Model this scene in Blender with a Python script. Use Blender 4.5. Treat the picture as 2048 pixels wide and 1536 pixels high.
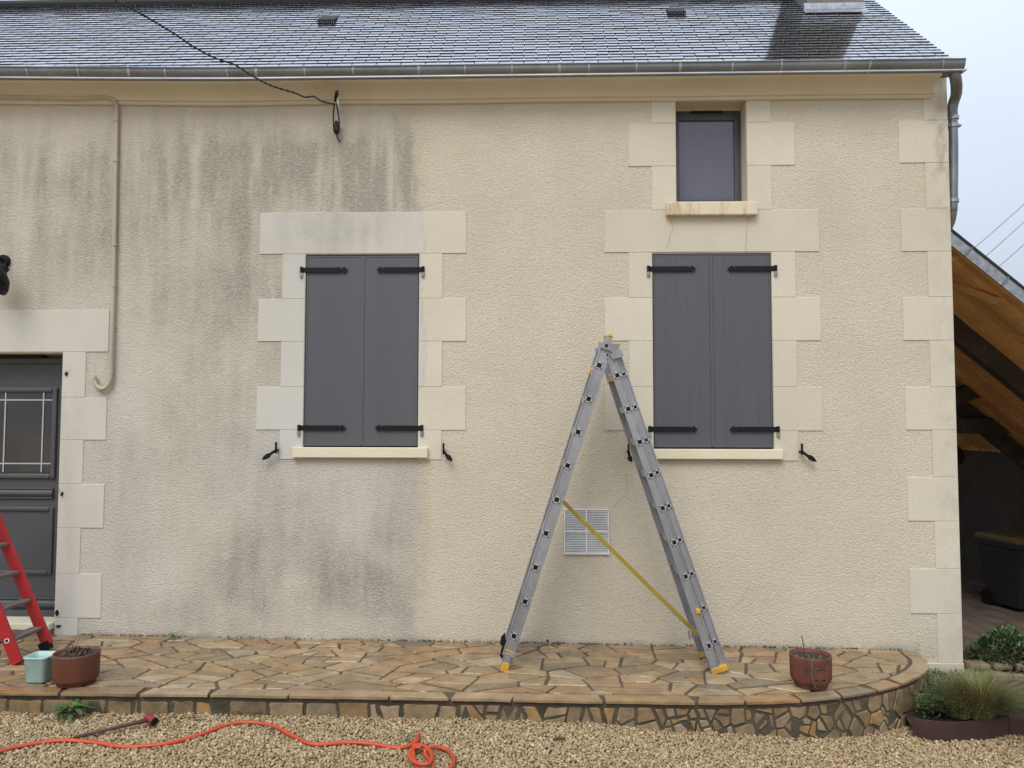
import bpy, bmesh, math, random
import numpy as np
from mathutils import Matrix, Vector
random.seed(7); np.random.seed(7)
PI = math.pi; rad = math.radians
scene = bpy.context.scene
for o in list(bpy.data.objects): bpy.data.objects.remove(o)

# ------------------------------------------------------------------ camera, sky, sun, exposure
YAW, PITCH, ROLL, FPX = 1.7, 3.0, 0.1, 1538.0
CAM = Vector((0.18995, -6.4, 1.7581))
CROT = Matrix.Rotation(rad(YAW), 3, 'Z') @ Matrix.Rotation(rad(90+PITCH), 3, 'X') @ Matrix.Rotation(rad(ROLL), 3, 'Z')
cd = bpy.data.cameras.new('camera'); cam = bpy.data.objects.new('camera', cd); scene.collection.objects.link(cam)
cam.matrix_world = Matrix.Translation(CAM) @ CROT.to_4x4()
cd.sensor_width = 36; cd.lens = FPX/2048*36; cd.clip_start = 0.05; cd.clip_end = 2000
scene.camera = cam

SUN_EL, SUN_AZ = 52, 200          # azimuth measured from +Y clockwise: the sun is behind the camera
W = bpy.data.worlds.new('World'); scene.world = W; W.use_nodes = True
nt = W.node_tree; nt.nodes.clear()
def wn(t, **k):
    n = nt.nodes.new(t)
    for a, b in k.items(): setattr(n, a, b)
    return n
sky = wn('ShaderNodeTexSky', sky_type='NISHITA', sun_disc=False, sun_elevation=rad(SUN_EL), sun_rotation=rad(SUN_AZ),
         air_density=1.0, dust_density=4.0, ozone_density=1.0)
hs = wn('ShaderNodeHueSaturation'); hs.inputs['Saturation'].default_value = 0.35
nt.links.new(sky.outputs[0], hs.inputs['Color'])
# overcast cloud deck: three times brighter overhead than at the horizon, faintly mottled
tc = wn('ShaderNodeTexCoord'); sp = wn('ShaderNodeSeparateXYZ'); nt.links.new(tc.outputs['Generated'], sp.inputs[0])
cl = wn('ShaderNodeMapRange'); nt.links.new(sp.outputs[2], cl.inputs[0])
cl.inputs[1].default_value = 0.0; cl.inputs[2].default_value = 1.0; cl.inputs[3].default_value = 0.33; cl.inputs[4].default_value = 1.15
nz = wn('ShaderNodeTexNoise'); nz.inputs['Scale'].default_value = 2.2; nz.inputs['Detail'].default_value = 5
nt.links.new(tc.outputs['Generated'], nz.inputs['Vector'])
nm = wn('ShaderNodeMapRange'); nt.links.new(nz.outputs[0], nm.inputs[0]); nm.inputs[3].default_value = 0.84; nm.inputs[4].default_value = 1.12
mu = wn('ShaderNodeMath', operation='MULTIPLY'); nt.links.new(cl.outputs[0], mu.inputs[0]); nt.links.new(nm.outputs[0], mu.inputs[1])
cc = wn('ShaderNodeMix', data_type='RGBA', blend_type='MULTIPLY'); cc.inputs[0].default_value = 1
cc.inputs[6].default_value = (10.9, 12.3, 14.7, 1); nt.links.new(mu.outputs[0], cc.inputs[7])
mx = wn('ShaderNodeMix', data_type='RGBA'); mx.inputs[0].default_value = 0.8
nt.links.new(hs.outputs[0], mx.inputs[6]); nt.links.new(cc.outputs[2], mx.inputs[7])
bg = wn('ShaderNodeBackground'); bg.inputs[1].default_value = 0.10
nt.links.new(mx.outputs[2], bg.inputs[0])
out = wn('ShaderNodeOutputWorld'); nt.links.new(bg.outputs[0], out.inputs[0])

sd = bpy.data.lights.new('sun', 'SUN'); sd.energy = 1.5; sd.angle = rad(30); sd.color = (1.0, 0.93, 0.84)
sun = bpy.data.objects.new('sun', sd); scene.collection.objects.link(sun)
el, az = rad(SUN_EL), rad(SUN_AZ)
to_sun = Vector((math.sin(az)*math.cos(el), math.cos(az)*math.cos(el), math.sin(el)))
sun.rotation_euler = to_sun.to_track_quat('Z', 'Y').to_euler()

vs = scene.view_settings; vs.view_transform = 'Standard'; vs.look = 'None'; vs.exposure = 0.40; vs.gamma = 1; vs.use_curve_mapping = False

# ------------------------------------------------------------------ helpers
def ray(x, y): return CROT @ Vector(((x-1024)/FPX, (768-y)/FPX, -1))
def at(x, y, Y=0.0):                      # point of the plane Y=const that shows at photo position x, y
    d = ray(x, y); return CAM + d*((Y-CAM.y)/d.y)
def gz(X):                                # level of the gravel, falling to the right
    return float(np.interp(X, [-6, -3.3, -1.2, -.16, .6, 1.0, 1.6, 2.2, 2.9, 4.0, 5.0], [-.12, -.132, -.152, -.162, -.177, -.215, -.255, -.325, -.36, -.41, -.45]))
def tz(X): return -0.027-0.008*X          # terrace surface
def on_gravel(x, y, dz=0.0):
    d = ray(x, y); z = -.2
    for _ in range(12):
        t = (z+dz-CAM.z)/d.z; p = CAM+d*t; z = gz(p.x)
    return p
def on_terrace(x, y):
    d = ray(x, y); t = (-0.027-0.008*CAM.x-CAM.z)/(d.z+0.008*d.x); return CAM+d*t
def vn(x, y, seed=0):                     # value noise, vectorised
    x = np.asarray(x, float); y = np.asarray(y, float)
    xi = np.floor(x); yi = np.floor(y); fx = x-xi; fy = y-yi
    fx = fx*fx*(3-2*fx); fy = fy*fy*(3-2*fy)
    def h(i, j):
        v = np.sin(i*127.1+j*311.7+seed*74.7)*43758.5453; return v-np.floor(v)
    a = h(xi, yi)*(1-fx)+h(xi+1, yi)*fx; b = h(xi, yi+1)*(1-fx)+h(xi+1, yi+1)*fx
    return a*(1-fy)+b*fy
def fbm(x, y, seed=0, o=4):
    s = 0; a = 1; t = 0
    for k in range(o):
        s = s+a*vn(x*2**k, y*2**k, seed+k*13); t += a; a *= .5
    return s/t
def ss(a, b, x):
    t = np.clip((np.asarray(x, float)-a)/(b-a), 0, 1); return t*t*(3-2*t)

COL = scene.collection
LOC = {}
def thing(name, label, cat, loc=(0, 0, 0), group=None):
    o = bpy.data.objects.new(name, None); COL.objects.link(o); o.location = loc; o.empty_display_size = .1
    LOC[o] = Vector(loc); tag(o, label, cat, group); return o
def tag(o, label=None, cat=None, group=None, kind=None):
    if label: o['label'] = label
    if cat: o['category'] = cat
    if group: o['group'] = group
    if kind: o['kind'] = kind
    return o
def put(o, parent):
    o.parent = parent
    base = Vector((0, 0, 0)); p = parent
    while p is not None:
        base = base+LOC.get(p, Vector((0, 0, 0))); p = p.parent
    if parent in LOC: o.matrix_parent_inverse = Matrix.Translation(-base)
    return o
def mesh(name, verts, faces, mat, parent=None, smooth=False, attr=None):
    me = bpy.data.meshes.new(name)
    me.from_pydata([tuple(v) for v in verts], [], [tuple(f) for f in faces]); me.update()
    if mat: me.materials.append(mat)
    if smooth: me.polygons.foreach_set('use_smooth', [True]*len(me.polygons))
    if attr is not None:
        a = me.color_attributes.new('grime', 'FLOAT_COLOR', 'POINT'); a.data.foreach_set('color', np.asarray(attr, np.float32).ravel())
    o = bpy.data.objects.new(name, me); COL.objects.link(o)
    if parent is not None: put(o, parent)
    return o
class MB:                                  # collects shapes that make ONE piece
    def __init__(s): s.v = []; s.f = []
    def add(s, v, f):
        n = len(s.v); s.v += [Vector(p) for p in v]; s.f += [tuple(i+n for i in q) for q in f]; return s
    def box(s, a, b, bev=0.0):
        x0, x1 = sorted((a[0], b[0])); y0, y1 = sorted((a[1], b[1])); z0, z1 = sorted((a[2], b[2]))
        if bev <= 0:
            v = [(x, y, z) for x in (x0, x1) for y in (y0, y1) for z in (z0, z1)]
            return s.add(v, [(0, 1, 3, 2), (4, 6, 7, 5), (0, 4, 5, 1), (2, 3, 7, 6), (0, 2, 6, 4), (1, 5, 7, 3)])
        bm = bmesh.new(); bmesh.ops.create_cube(bm, size=1)
        for p in bm.verts: p.co = Vector((x0+(p.co.x+.5)*(x1-x0), y0+(p.co.y+.5)*(y1-y0), z0+(p.co.z+.5)*(z1-z0)))
        bmesh.ops.bevel(bm, geom=bm.edges[:], offset=min(bev, (x1-x0)*.45, (y1-y0)*.45, (z1-z0)*.45), segments=2, affect='EDGES', profile=.5)
        bm.verts.index_update(); v = [p.co.copy() for p in bm.verts]; f = [[p.index for p in q.verts] for q in bm.faces]; bm.free()
        return s.add(v, f)
    def bar(s, a, b, w, h, up=(0, 0, 1), bev=0.0):   # rectangular bar from a to b: w across, h along up
        a = Vector(a); b = Vector(b); d = (b-a); L = d.length; d.normalize(); up = Vector(up)
        r = d.cross(up); r.normalize(); u = r.cross(d); u.normalize()
        t = MB().box((-w/2, 0, -h/2), (w/2, L, h/2), bev)
        return s.add([a+r*p.x+d*p.y+u*p.z for p in t.v], t.f)
    def tube(s, pts, r, n=10, cap=True):
        pts = [Vector(p) for p in pts]; m = len(pts); rs = r if hasattr(r, '__len__') else [r]*m
        tans = [(pts[min(i+1, m-1)]-pts[max(i-1, 0)]).normalized() for i in range(m)]
        ref = Vector((0, 0, 1)) if abs(tans[0].z) < .9 else Vector((0, 1, 0))
        nx = tans[0].cross(ref).normalized(); v = []; f = []
        for i in range(m):
            nx = (nx-tans[i]*nx.dot(tans[i])).normalized(); ny = tans[i].cross(nx)
            for k in range(n):
                a = 2*PI*k/n; v.append(pts[i]+(nx*math.cos(a)+ny*math.sin(a))*rs[i])
        for i in range(m-1):
            for k in range(n): f.append((i*n+k, i*n+(k+1) % n, (i+1)*n+(k+1) % n, (i+1)*n+k))
        if cap: f.append(tuple(range(n))[::-1]); f.append(tuple(range((m-1)*n, m*n)))
        return s.add(v, f)
    def lathe(s, c, prof, n=40, sq=None):    # profile of (radius, z); sq bulges the ring towards a square
        v = []; f = []; m = len(prof)
        for r, z in prof:
            for k in range(n):
                a = 2*PI*k/n; q = 1
                if sq: q = 1/((abs(math.cos(a))**sq+abs(math.sin(a))**sq)**(1/sq))
                v.append((c[0]+r*q*math.cos(a), c[1]+r*q*math.sin(a), c[2]+z))
        for i in range(m-1):
            for k in range(n): f.append((i*n+k, i*n+(k+1) % n, (i+1)*n+(k+1) % n, (i+1)*n+k))
        return s.add(v, f)
    def prism(s, poly, fn, w0, w1):          # polygon (u, v) extruded from w0 to w1
        n = len(poly); v = [fn(u, q, w0) for u, q in poly]+[fn(u, q, w1) for u, q in poly]
        f = [tuple(range(n))[::-1], tuple(range(n, 2*n))]+[(i, (i+1) % n, n+(i+1) % n, n+i) for i in range(n)]
        return s.add(v, f)
    def leaf(s, p, d, up, L, w, bend=.25):
        p = Vector(p); d = Vector(d).normalized(); r = d.cross(Vector(up))
        if r.length < 1e-4: r = Vector((1, 0, 0))
        r.normalize(); u = r.cross(d)
        q = [p, p+d*L*.35+r*w*.5-u*L*bend*.1, p+d*L*.35-r*w*.5-u*L*bend*.1, p+d*L*.72+r*w*.38-u*L*bend*.5, p+d*L*.72-r*w*.38-u*L*bend*.5, p+d*L-u*L*bend]
        return s.add(q, [(0, 1, 2), (1, 3, 4, 2), (3, 5, 4)])
    def build(s, name, mat, parent=None, smooth=False): return mesh(name, s.v, s.f, mat, parent, smooth)
def catmull(pts, k=8):
    pts = [Vector(p) for p in pts]; P = [pts[0]*2-pts[1]]+pts+[pts[-1]*2-pts[-2]]; o = []
    for i in range(1, len(P)-2):
        a, b, c, d = P[i-1:i+3]
        for j in range(k):
            t = j/k; o.append(.5*((2*b)+(c-a)*t+(2*a-5*b+4*c-d)*t*t+(3*b-a-3*c+d)*t**3))
    return o+[pts[-1]]

# ------------------------------------------------------------------ materials
def base_mat(name):
    m = bpy.data.materials.new(name); m.use_nodes = True; t = m.node_tree
    return m, t, t.nodes['Principled BSDF']
def nn(t, typ, **k):
    n = t.nodes.new(typ)
    for a, b in k.items(): setattr(n, a, b)
    return n
def mixc(t, fac, a, b, blend='MIX'):
    m = nn(t, 'ShaderNodeMix', data_type='RGBA', blend_type=blend)
    for i, q in ((0, fac), (6, a), (7, b)):
        if isinstance(q, (int, float)): m.inputs[i].default_value = q
        elif isinstance(q, tuple): m.inputs[i].default_value = (*q, 1)
        else: t.links.new(q, m.inputs[i])
    return m.outputs[2]
def noise(t, scale, detail=4, rough=.55, dist=0, stretch=None, coord='Object'):
    c = nn(t, 'ShaderNodeTexCoord'); v = c.outputs[coord]
    if stretch:
        mp = nn(t, 'ShaderNodeMapping'); mp.inputs['Scale'].default_value = stretch; t.links.new(v, mp.inputs[0]); v = mp.outputs[0]
    n = nn(t, 'ShaderNodeTexNoise'); n.inputs['Scale'].default_value = scale; n.inputs['Detail'].default_value = detail
    n.inputs['Roughness'].default_value = rough; n.inputs['Distortion'].default_value = dist; t.links.new(v, n.inputs['Vector'])
    return n.outputs[0]
def mr(t, v, a, b, c=0., d=1.):
    m = nn(t, 'ShaderNodeMapRange'); t.links.new(v, m.inputs[0])
    for i, q in zip((1, 2, 3, 4), (a, b, c, d)): m.inputs[i].default_value = q
    return m.outputs[0]
def mul(t, a, b):
    m = nn(t, 'ShaderNodeMath', operation='MULTIPLY')
    for i, q in enumerate((a, b)):
        if isinstance(q, (int, float)): m.inputs[i].default_value = q
        else: t.links.new(q, m.inputs[i])
    return m.outputs[0]
def bump(t, b, h, dist, strength=1):
    n = nn(t, 'ShaderNodeBump'); n.inputs['Distance'].default_value = dist; n.inputs['Strength'].default_value = strength
    t.links.new(h, n.inputs['Height']); t.links.new(n.outputs[0], b.inputs['Normal']); return n
def pmat(name, c1, c2, scale=6, rough=.7, bmp=0, bscale=None, metal=0, coat=0, rand=0, island=0, stretch=None, rvar=0, spec=.5, c3=None, lo=.3, hi=.7, detail=5):
    m, t, b = base_mat(name)
    col = mixc(t, mr(t, noise(t, scale, detail, stretch=stretch), lo, hi), c1, c2)
    if c3 is not None:
        col = mixc(t, mr(t, noise(t, scale*.37, 6, .65), .52, .72), col, c3)
    for kind, amt in (('o', rand), ('i', island)):
        if amt:
            r = nn(t, 'ShaderNodeObjectInfo').outputs['Random'] if kind == 'o' else nn(t, 'ShaderNodeNewGeometry').outputs['Random Per Island']
            h = nn(t, 'ShaderNodeHueSaturation'); t.links.new(col, h.inputs['Color']); t.links.new(mr(t, r, 0, 1, 1-amt, 1+amt), h.inputs['Value']); col = h.outputs[0]
    t.links.new(col, b.inputs['Base Color']); b.inputs['Metallic'].default_value = metal; b.inputs['Specular IOR Level'].default_value = spec
    b.inputs['Coat Weight'].default_value = coat; b.inputs['Coat Roughness'].default_value = .12
    if rvar: t.links.new(mr(t, noise(t, scale*1.7, 4), .3, .7, rough-rvar, rough+rvar), b.inputs['Roughness'])
    else: b.inputs['Roughness'].default_value = rough
    if bmp: bump(t, b, noise(t, bscale or scale*4, 5, stretch=stretch), bmp)
    return m
def ramp_mat(name, cols, src='o', scale=8, rough=.6, bmp=.004, bscale=20, var=.25, stain=None, coat=0, rvar=0.1):   # one colour per piece, drawn from a ramp
    m, t, b = base_mat(name)
    r = nn(t, 'ShaderNodeObjectInfo').outputs['Random'] if src == 'o' else nn(t, 'ShaderNodeNewGeometry').outputs['Random Per Island']
    cr = nn(t, 'ShaderNodeValToRGB'); e = cr.color_ramp.elements
    while len(e) < len(cols): e.new(.5)
    for i, c in enumerate(cols): e[i].position = i/(len(cols)-1); e[i].color = (*c, 1)
    t.links.new(r, cr.inputs[0]); col = cr.outputs[0]
    n = noise(t, scale, 6, .6)
    col = mixc(t, 1, col, mixc(t, mr(t, n, .3, .7), (1-var,)*3, (1+var,)*3), 'MULTIPLY')
    if stain: col = mixc(t, mr(t, noise(t, 2.3, 6, .65), .5, .75, 0, .75), col, stain)
    t.links.new(col, b.inputs['Base Color'])
    t.links.new(mr(t, noise(t, 5, 4), .35, .65, rough-rvar, rough+rvar), b.inputs['Roughness']); b.inputs['Coat Weight'].default_value = coat
    b.inputs['Coat Roughness'].default_value = .15; b.inputs['Specular IOR Level'].default_value = .2 if 'pebble' in name else .5
    if coat: b.inputs['Coat IOR'].default_value = 3.4; b.inputs['Coat Roughness'].default_value = .1
    if bmp: bump(t, b, noise(t, bscale, 5), bmp)
    return m
def wall_mat(name, c1, c2, stucco):
    m, t, b = base_mat(name)
    a = nn(t, 'ShaderNodeAttribute', attribute_name='grime'); s = nn(t, 'ShaderNodeSeparateColor'); t.links.new(a.outputs['Color'], s.inputs[0])
    col = mixc(t, mr(t, noise(t, 1.6, 5), .35, .65), c1, c2)
    fine = noise(t, 60 if stucco else 110, 3, .6, stretch=(.7, 1, 1.2))
    col = mixc(t, 1, col, mixc(t, mr(t, fine, .3, .7), (.93,)*3, (1.07,)*3), 'MULTIPLY')
    if not stucco:
        h_ = nn(t, 'ShaderNodeHueSaturation'); t.links.new(col, h_.inputs['Color']); t.links.new(mr(t, nn(t, 'ShaderNodeObjectInfo').outputs['Random'], 0, 1, .95, 1.04), h_.inputs['Value']); col = mixc(t, mr(t, noise(t, 7, 6, .7), .55, .8, 0, .35), h_.outputs[0], (.44, .40, .31))
    pale = (.545, .525, .475); dark = (.285, .268, .225); brown = (.40, .31, .185)
    col = mixc(t, s.outputs[1], col, pale)
    col = mixc(t, mul(t, s.outputs[2], mr(t, noise(t, 14, 4), .25, .7, .3, 1)), col, brown)
    grain = mr(t, noise(t, 64, 2, .5, 1.2, stretch=(.7, 1, 1.2)), .34, .66, 1.1, .55) if stucco else mr(t, noise(t, 24, 5, .65), .3, .7, .6, 1)
    col = mixc(t, mul(t, s.outputs[0], grain), col, dark)
    t.links.new(col, b.inputs['Base Color']); b.inputs['Roughness'].default_value = .88; b.inputs['Specular IOR Level'].default_value = .25
    if stucco:
        h1 = noise(t, 64, 2, .5, 1.2, stretch=(.7, 1, 1.2)); h2 = noise(t, 120, 2, .6)
        ad = nn(t, 'ShaderNodeMath', operation='MULTIPLY_ADD'); t.links.new(h2, ad.inputs[0]); ad.inputs[1].default_value = .28; t.links.new(h1, ad.inputs[2])
        bump(t, b, ad.outputs[0], .0095, 1.0)
    else: bump(t, b, noise(t, 40, 5, .65), .003, .7)
    return m
M = {}
M['render'] = wall_mat('stucco_render', (.58, .527, .412), (.54, .485, .372), True)
M['block'] = wall_mat('smooth_render', (.59, .545, .44), (.55, .505, .40), False)
M['cream'] = pmat('cream_paint', (.58, .52, .405), (.53, .47, .36), 2.5, .8, .002, 30, c3=(.49, .42, .31))
M['sill'] = pmat('sill_cream', (.66, .61, .46), (.62, .56, .40), 4, .75, .002, 40)
M['sill_rusty'] = pmat('stained_sill', (.62, .55, .40), (.36, .22, .10), 9, .8, .003, 50, stretch=(1.6, 1, .35), lo=.5, hi=.8)
M['shutter'] = pmat('grey_paint', (.074, .077, .087), (.085, .088, .097), 3, .5, .0012, 60, stretch=(1, 1, .08))
M['door'] = pmat('dark_grey_paint', (.066, .067, .072), (.076, .077, .082), 3, .45, spec=.4)
M['iron'] = pmat('black_iron', (.006, .006, .007), (.011, .011, .012), 30, .55, .001, 80, spec=.2)
M['blackp'] = pmat('black_plastic', (.006, .006, .008), (.010, .010, .012), 20, .45, spec=.25)
M['zinc'] = pmat('zinc', (.24, .255, .275), (.165, .175, .185), 5, .42, metal=.75, rvar=.12, c3=(.14, .145, .15), stretch=(.5, 1, 1))
M['zinc_new'] = pmat('bright_zinc', (.52, .54, .56), (.40, .42, .44), 6, .35, metal=.7)
M['galv'] = pmat('galvanised', (.42, .44, .46), (.24, .255, .27), 22, .4, metal=.75, rvar=.1)
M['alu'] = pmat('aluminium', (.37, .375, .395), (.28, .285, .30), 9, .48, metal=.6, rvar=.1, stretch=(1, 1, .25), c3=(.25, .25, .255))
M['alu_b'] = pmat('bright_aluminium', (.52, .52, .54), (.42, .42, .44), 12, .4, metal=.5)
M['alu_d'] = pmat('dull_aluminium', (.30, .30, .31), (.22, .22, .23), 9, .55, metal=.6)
M['yellow'] = pmat('yellow_plastic', (.60, .35, .03), (.50, .28, .03), 9, .5, .001, 60, c3=(.28, .17, .05))
M['strap'] = pmat('olive_yellow_strap', (.34, .25, .02), (.27, .19, .02), 14, .6)
M['red'] = pmat('red_paint', (.40, .012, .018), (.33, .010, .014), 7, .4, .001, 60, c3=(.26, .012, .014))
M['tread'] = pmat('worn_tread', (.17, .14, .12), (.09, .075, .065), 18, .8, .002, 60, stretch=(1, .3, 1))
M['white'] = pmat('white_plastic', (.72, .73, .72), (.66, .67, .65), 8, .5, c3=(.55, .54, .48))
M['mint'] = pmat('mint_plastic', (.37, .53, .49), (.33, .475, .44), 9, .5, .0008, 60, c3=(.24, .34, .31))
M['terra'] = pmat('terracotta_plastic', (.135, .043, .022), (.11, .035, .019), 6, .62, .001, 60, c3=(.11, .04, .026))
M['terra2'] = pmat('weathered_terracotta', (.19, .06, .03), (.07, .026, .018), 11, .8, .004, 50, c3=(.05, .036, .016), detail=8, rvar=.1)
M['soil'] = pmat('soil', (.028, .018, .012), (.05, .034, .02), 30, .95, .01, 60)
M['hose'] = pmat('orange_hose', (.50, .062, .018), (.42, .05, .016), 12, .45, .001, 90, c3=(.33, .05, .022))
M['tool'] = pmat('tool_wood', (.10, .055, .038), (.065, .035, .028), 16, .7, .001, 50, stretch=(.3, 1, 1))
M['toolred'] = pmat('tool_red', (.22, .018, .018), (.15, .014, .014), 16, .6)
M['rubber'] = pmat('rubber', (.008, .007, .007), (.013, .012, .011), 30, .7, spec=.15)
M['slate'] = ramp_mat('wet_slate', [(.013, .014, .020), (.020, .020, .027), (.016, .017, .023), (.027, .025, .032)], 'o', 14, .22, .0006, 26, .3, coat=1, rvar=.06)
M['slate_i'] = ramp_mat('wet_slate_course', [(.013, .014, .020), (.020, .020, .027), (.016, .017, .023), (.027, .025, .032)], 'i', 14, .22, .0006, 26, .3, coat=1, rvar=.06)
M['edge'] = pmat('cut_slate_edge', (.010, .010, .012), (.018, .018, .021), 30, .9, spec=.1)
M['under'] = pmat('roof_felt', (.012, .012, .014), (.018, .018, .02), 10, .8)
M['hook'] = pmat('steel_hook', (.45, .45, .46), (.35, .35, .37), 10, .4, metal=.7)
M['chim'] = pmat('chimney_render', (.20, .19, .17), (.15, .14, .125), 8, .9, .004, 40)
M['pave'] = ramp_mat('wet_sandstone', [(.29, .185, .084), (.20, .138, .075), (.33, .235, .125), (.165, .125, .078), (.27, .188, .098), (.25, .14, .062), (.33, .26, .17)], 'o', 7, .28, .005, 18, .30, stain=(.17, .12, .07), rvar=.14)
M['pave_i'] = ramp_mat('wet_sandstone_far', [(.29, .185, .084), (.20, .138, .075), (.33, .235, .125), (.165, .125, .078), (.27, .188, .098), (.25, .14, .062), (.33, .26, .17)], 'i', 7, .36, .005, 18, .28, stain=(.17, .12, .07), rvar=.14)
M['rise'] = ramp_mat('riser_sandstone', [(.25, .165, .075), (.18, .12, .06), (.29, .21, .12), (.16, .115, .065), (.27, .165, .06), (.24, .18, .115), (.26, .18, .10)], 'o', 9, .55, .006, 20, .4, stain=(.085, .078, .042))
M['mortar'] = pmat('mortar', (.10, .07, .05), (.065, .047, .034), 12, .7, .006, 50, c3=(.04, .032, .022), rvar=.1)
M['rmort'] = pmat('riser_mortar', (.095, .078, .05), (.058, .050, .030), 9, .9, .008, 50, c3=(.03, .03, .014))
M['pebble'] = ramp_mat('gravel_pebble', [(.36, .265, .14), (.27, .19, .097), (.42, .32, .185), (.32, .23, .12), (.20, .14, .074), (.50, .41, .28), (.35, .255, .133)], 'i', 25, .7, .002, 60, .15)
M['gravel'] = pmat('gravel_bed', (.38, .28, .145), (.23, .16, .08), 45, .9, .015, 60, detail=3)
M['leafd'] = pmat('leaf_dark', (.035, .075, .018), (.05, .10, .025), 12, .5, island=.4)
M['leafw'] = pmat('leaf_weed', (.045, .095, .02), (.065, .12, .03), 12, .55, island=.35)
M['leafg'] = pmat('leaf_groundcover', (.045, .10, .03), (.07, .13, .04), 12, .6, island=.4)
M['grassd'] = ramp_mat('feather_grass', [(.20, .17, .055), (.11, .12, .035), (.30, .24, .10), (.07, .095, .028), (.24, .20, .07)], 'i', 8, .7, 0, 10, .15)
M['twig'] = pmat('twig', (.05, .032, .022), (.08, .05, .035), 25, .85)
M['deadleaf'] = pmat('dead_leaf', (.05, .025, .018), (.085, .045, .025), 25, .8, island=.3)
M['corten'] = pmat('rusted_steel', (.052, .021, .014), (.036, .016, .012), 11, .8, .002, 60, c3=(.07, .028, .015))
M['stonew'] = pmat('rough_stone', (.20, .155, .095), (.12, .09, .06), 9, .9, .01, 30)
M['wood'] = pmat('new_softwood', (.72, .41, .16), (.56, .29, .10), 7, .6, .001, 40, stretch=(.6, .25, 1), rand=.3)
M['woodl'] = pmat('pale_softwood', (.55, .36, .18), (.46, .28, .13), 7, .6, stretch=(1, .3, 1))
M['woodd'] = pmat('old_dark_timber', (.055, .042, .034), (.03, .024, .02), 8, .85, .006, 30, stretch=(.4, 1, 1), c3=(.10, .085, .07))
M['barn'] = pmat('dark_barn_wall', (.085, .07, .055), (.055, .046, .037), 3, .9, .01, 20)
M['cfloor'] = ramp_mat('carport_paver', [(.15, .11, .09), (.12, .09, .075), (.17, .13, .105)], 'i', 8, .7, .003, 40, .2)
M['lid'] = pmat('bin_lid_yellow', (.11, .08, .02), (.08, .056, .016), 9, .55)
M['bin'] = pmat('bin_body', (.013, .014, .015), (.018, .019, .02), 9, .5)
M['cable'] = pmat('black_cable', (.012, .010, .010), (.02, .017, .016), 30, .6)
M['conduit'] = pmat('painted_conduit', (.46, .39, .285), (.36, .325, .25), 2.0, .55, c3=(.22, .21, .165))
M['mat'] = pmat('door_mat', (.055, .06, .068), (.04, .043, .05), 60, .95, .004, 120)
M['card'] = pmat('brown_cardboard', (.12, .075, .04), (.09, .055, .03), 8, .85)
def glass_mat(name, c, rough, c2):
    m, t, b = base_mat(name)
    t.links.new(mixc(t, mr(t, noise(t, 1.7, 3), .35, .65), c, c2), b.inputs['Base Color']); b.inputs['Roughness'].default_value = rough
    b.inputs['IOR'].default_value = 1.52; b.inputs['Coat Weight'].default_value = .6; b.inputs['Coat Roughness'].default_value = .03
    return m
M['pane'] = glass_mat('sky_reflection_glass', (.085, .080, .110), .08, (.100, .094, .125))  # purple-grey sky reflection is painted into the pane colour
M['dglass'] = glass_mat('frosted_dark_glass', (.018, .019, .020), .3, (.04, .037, .033))

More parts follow.
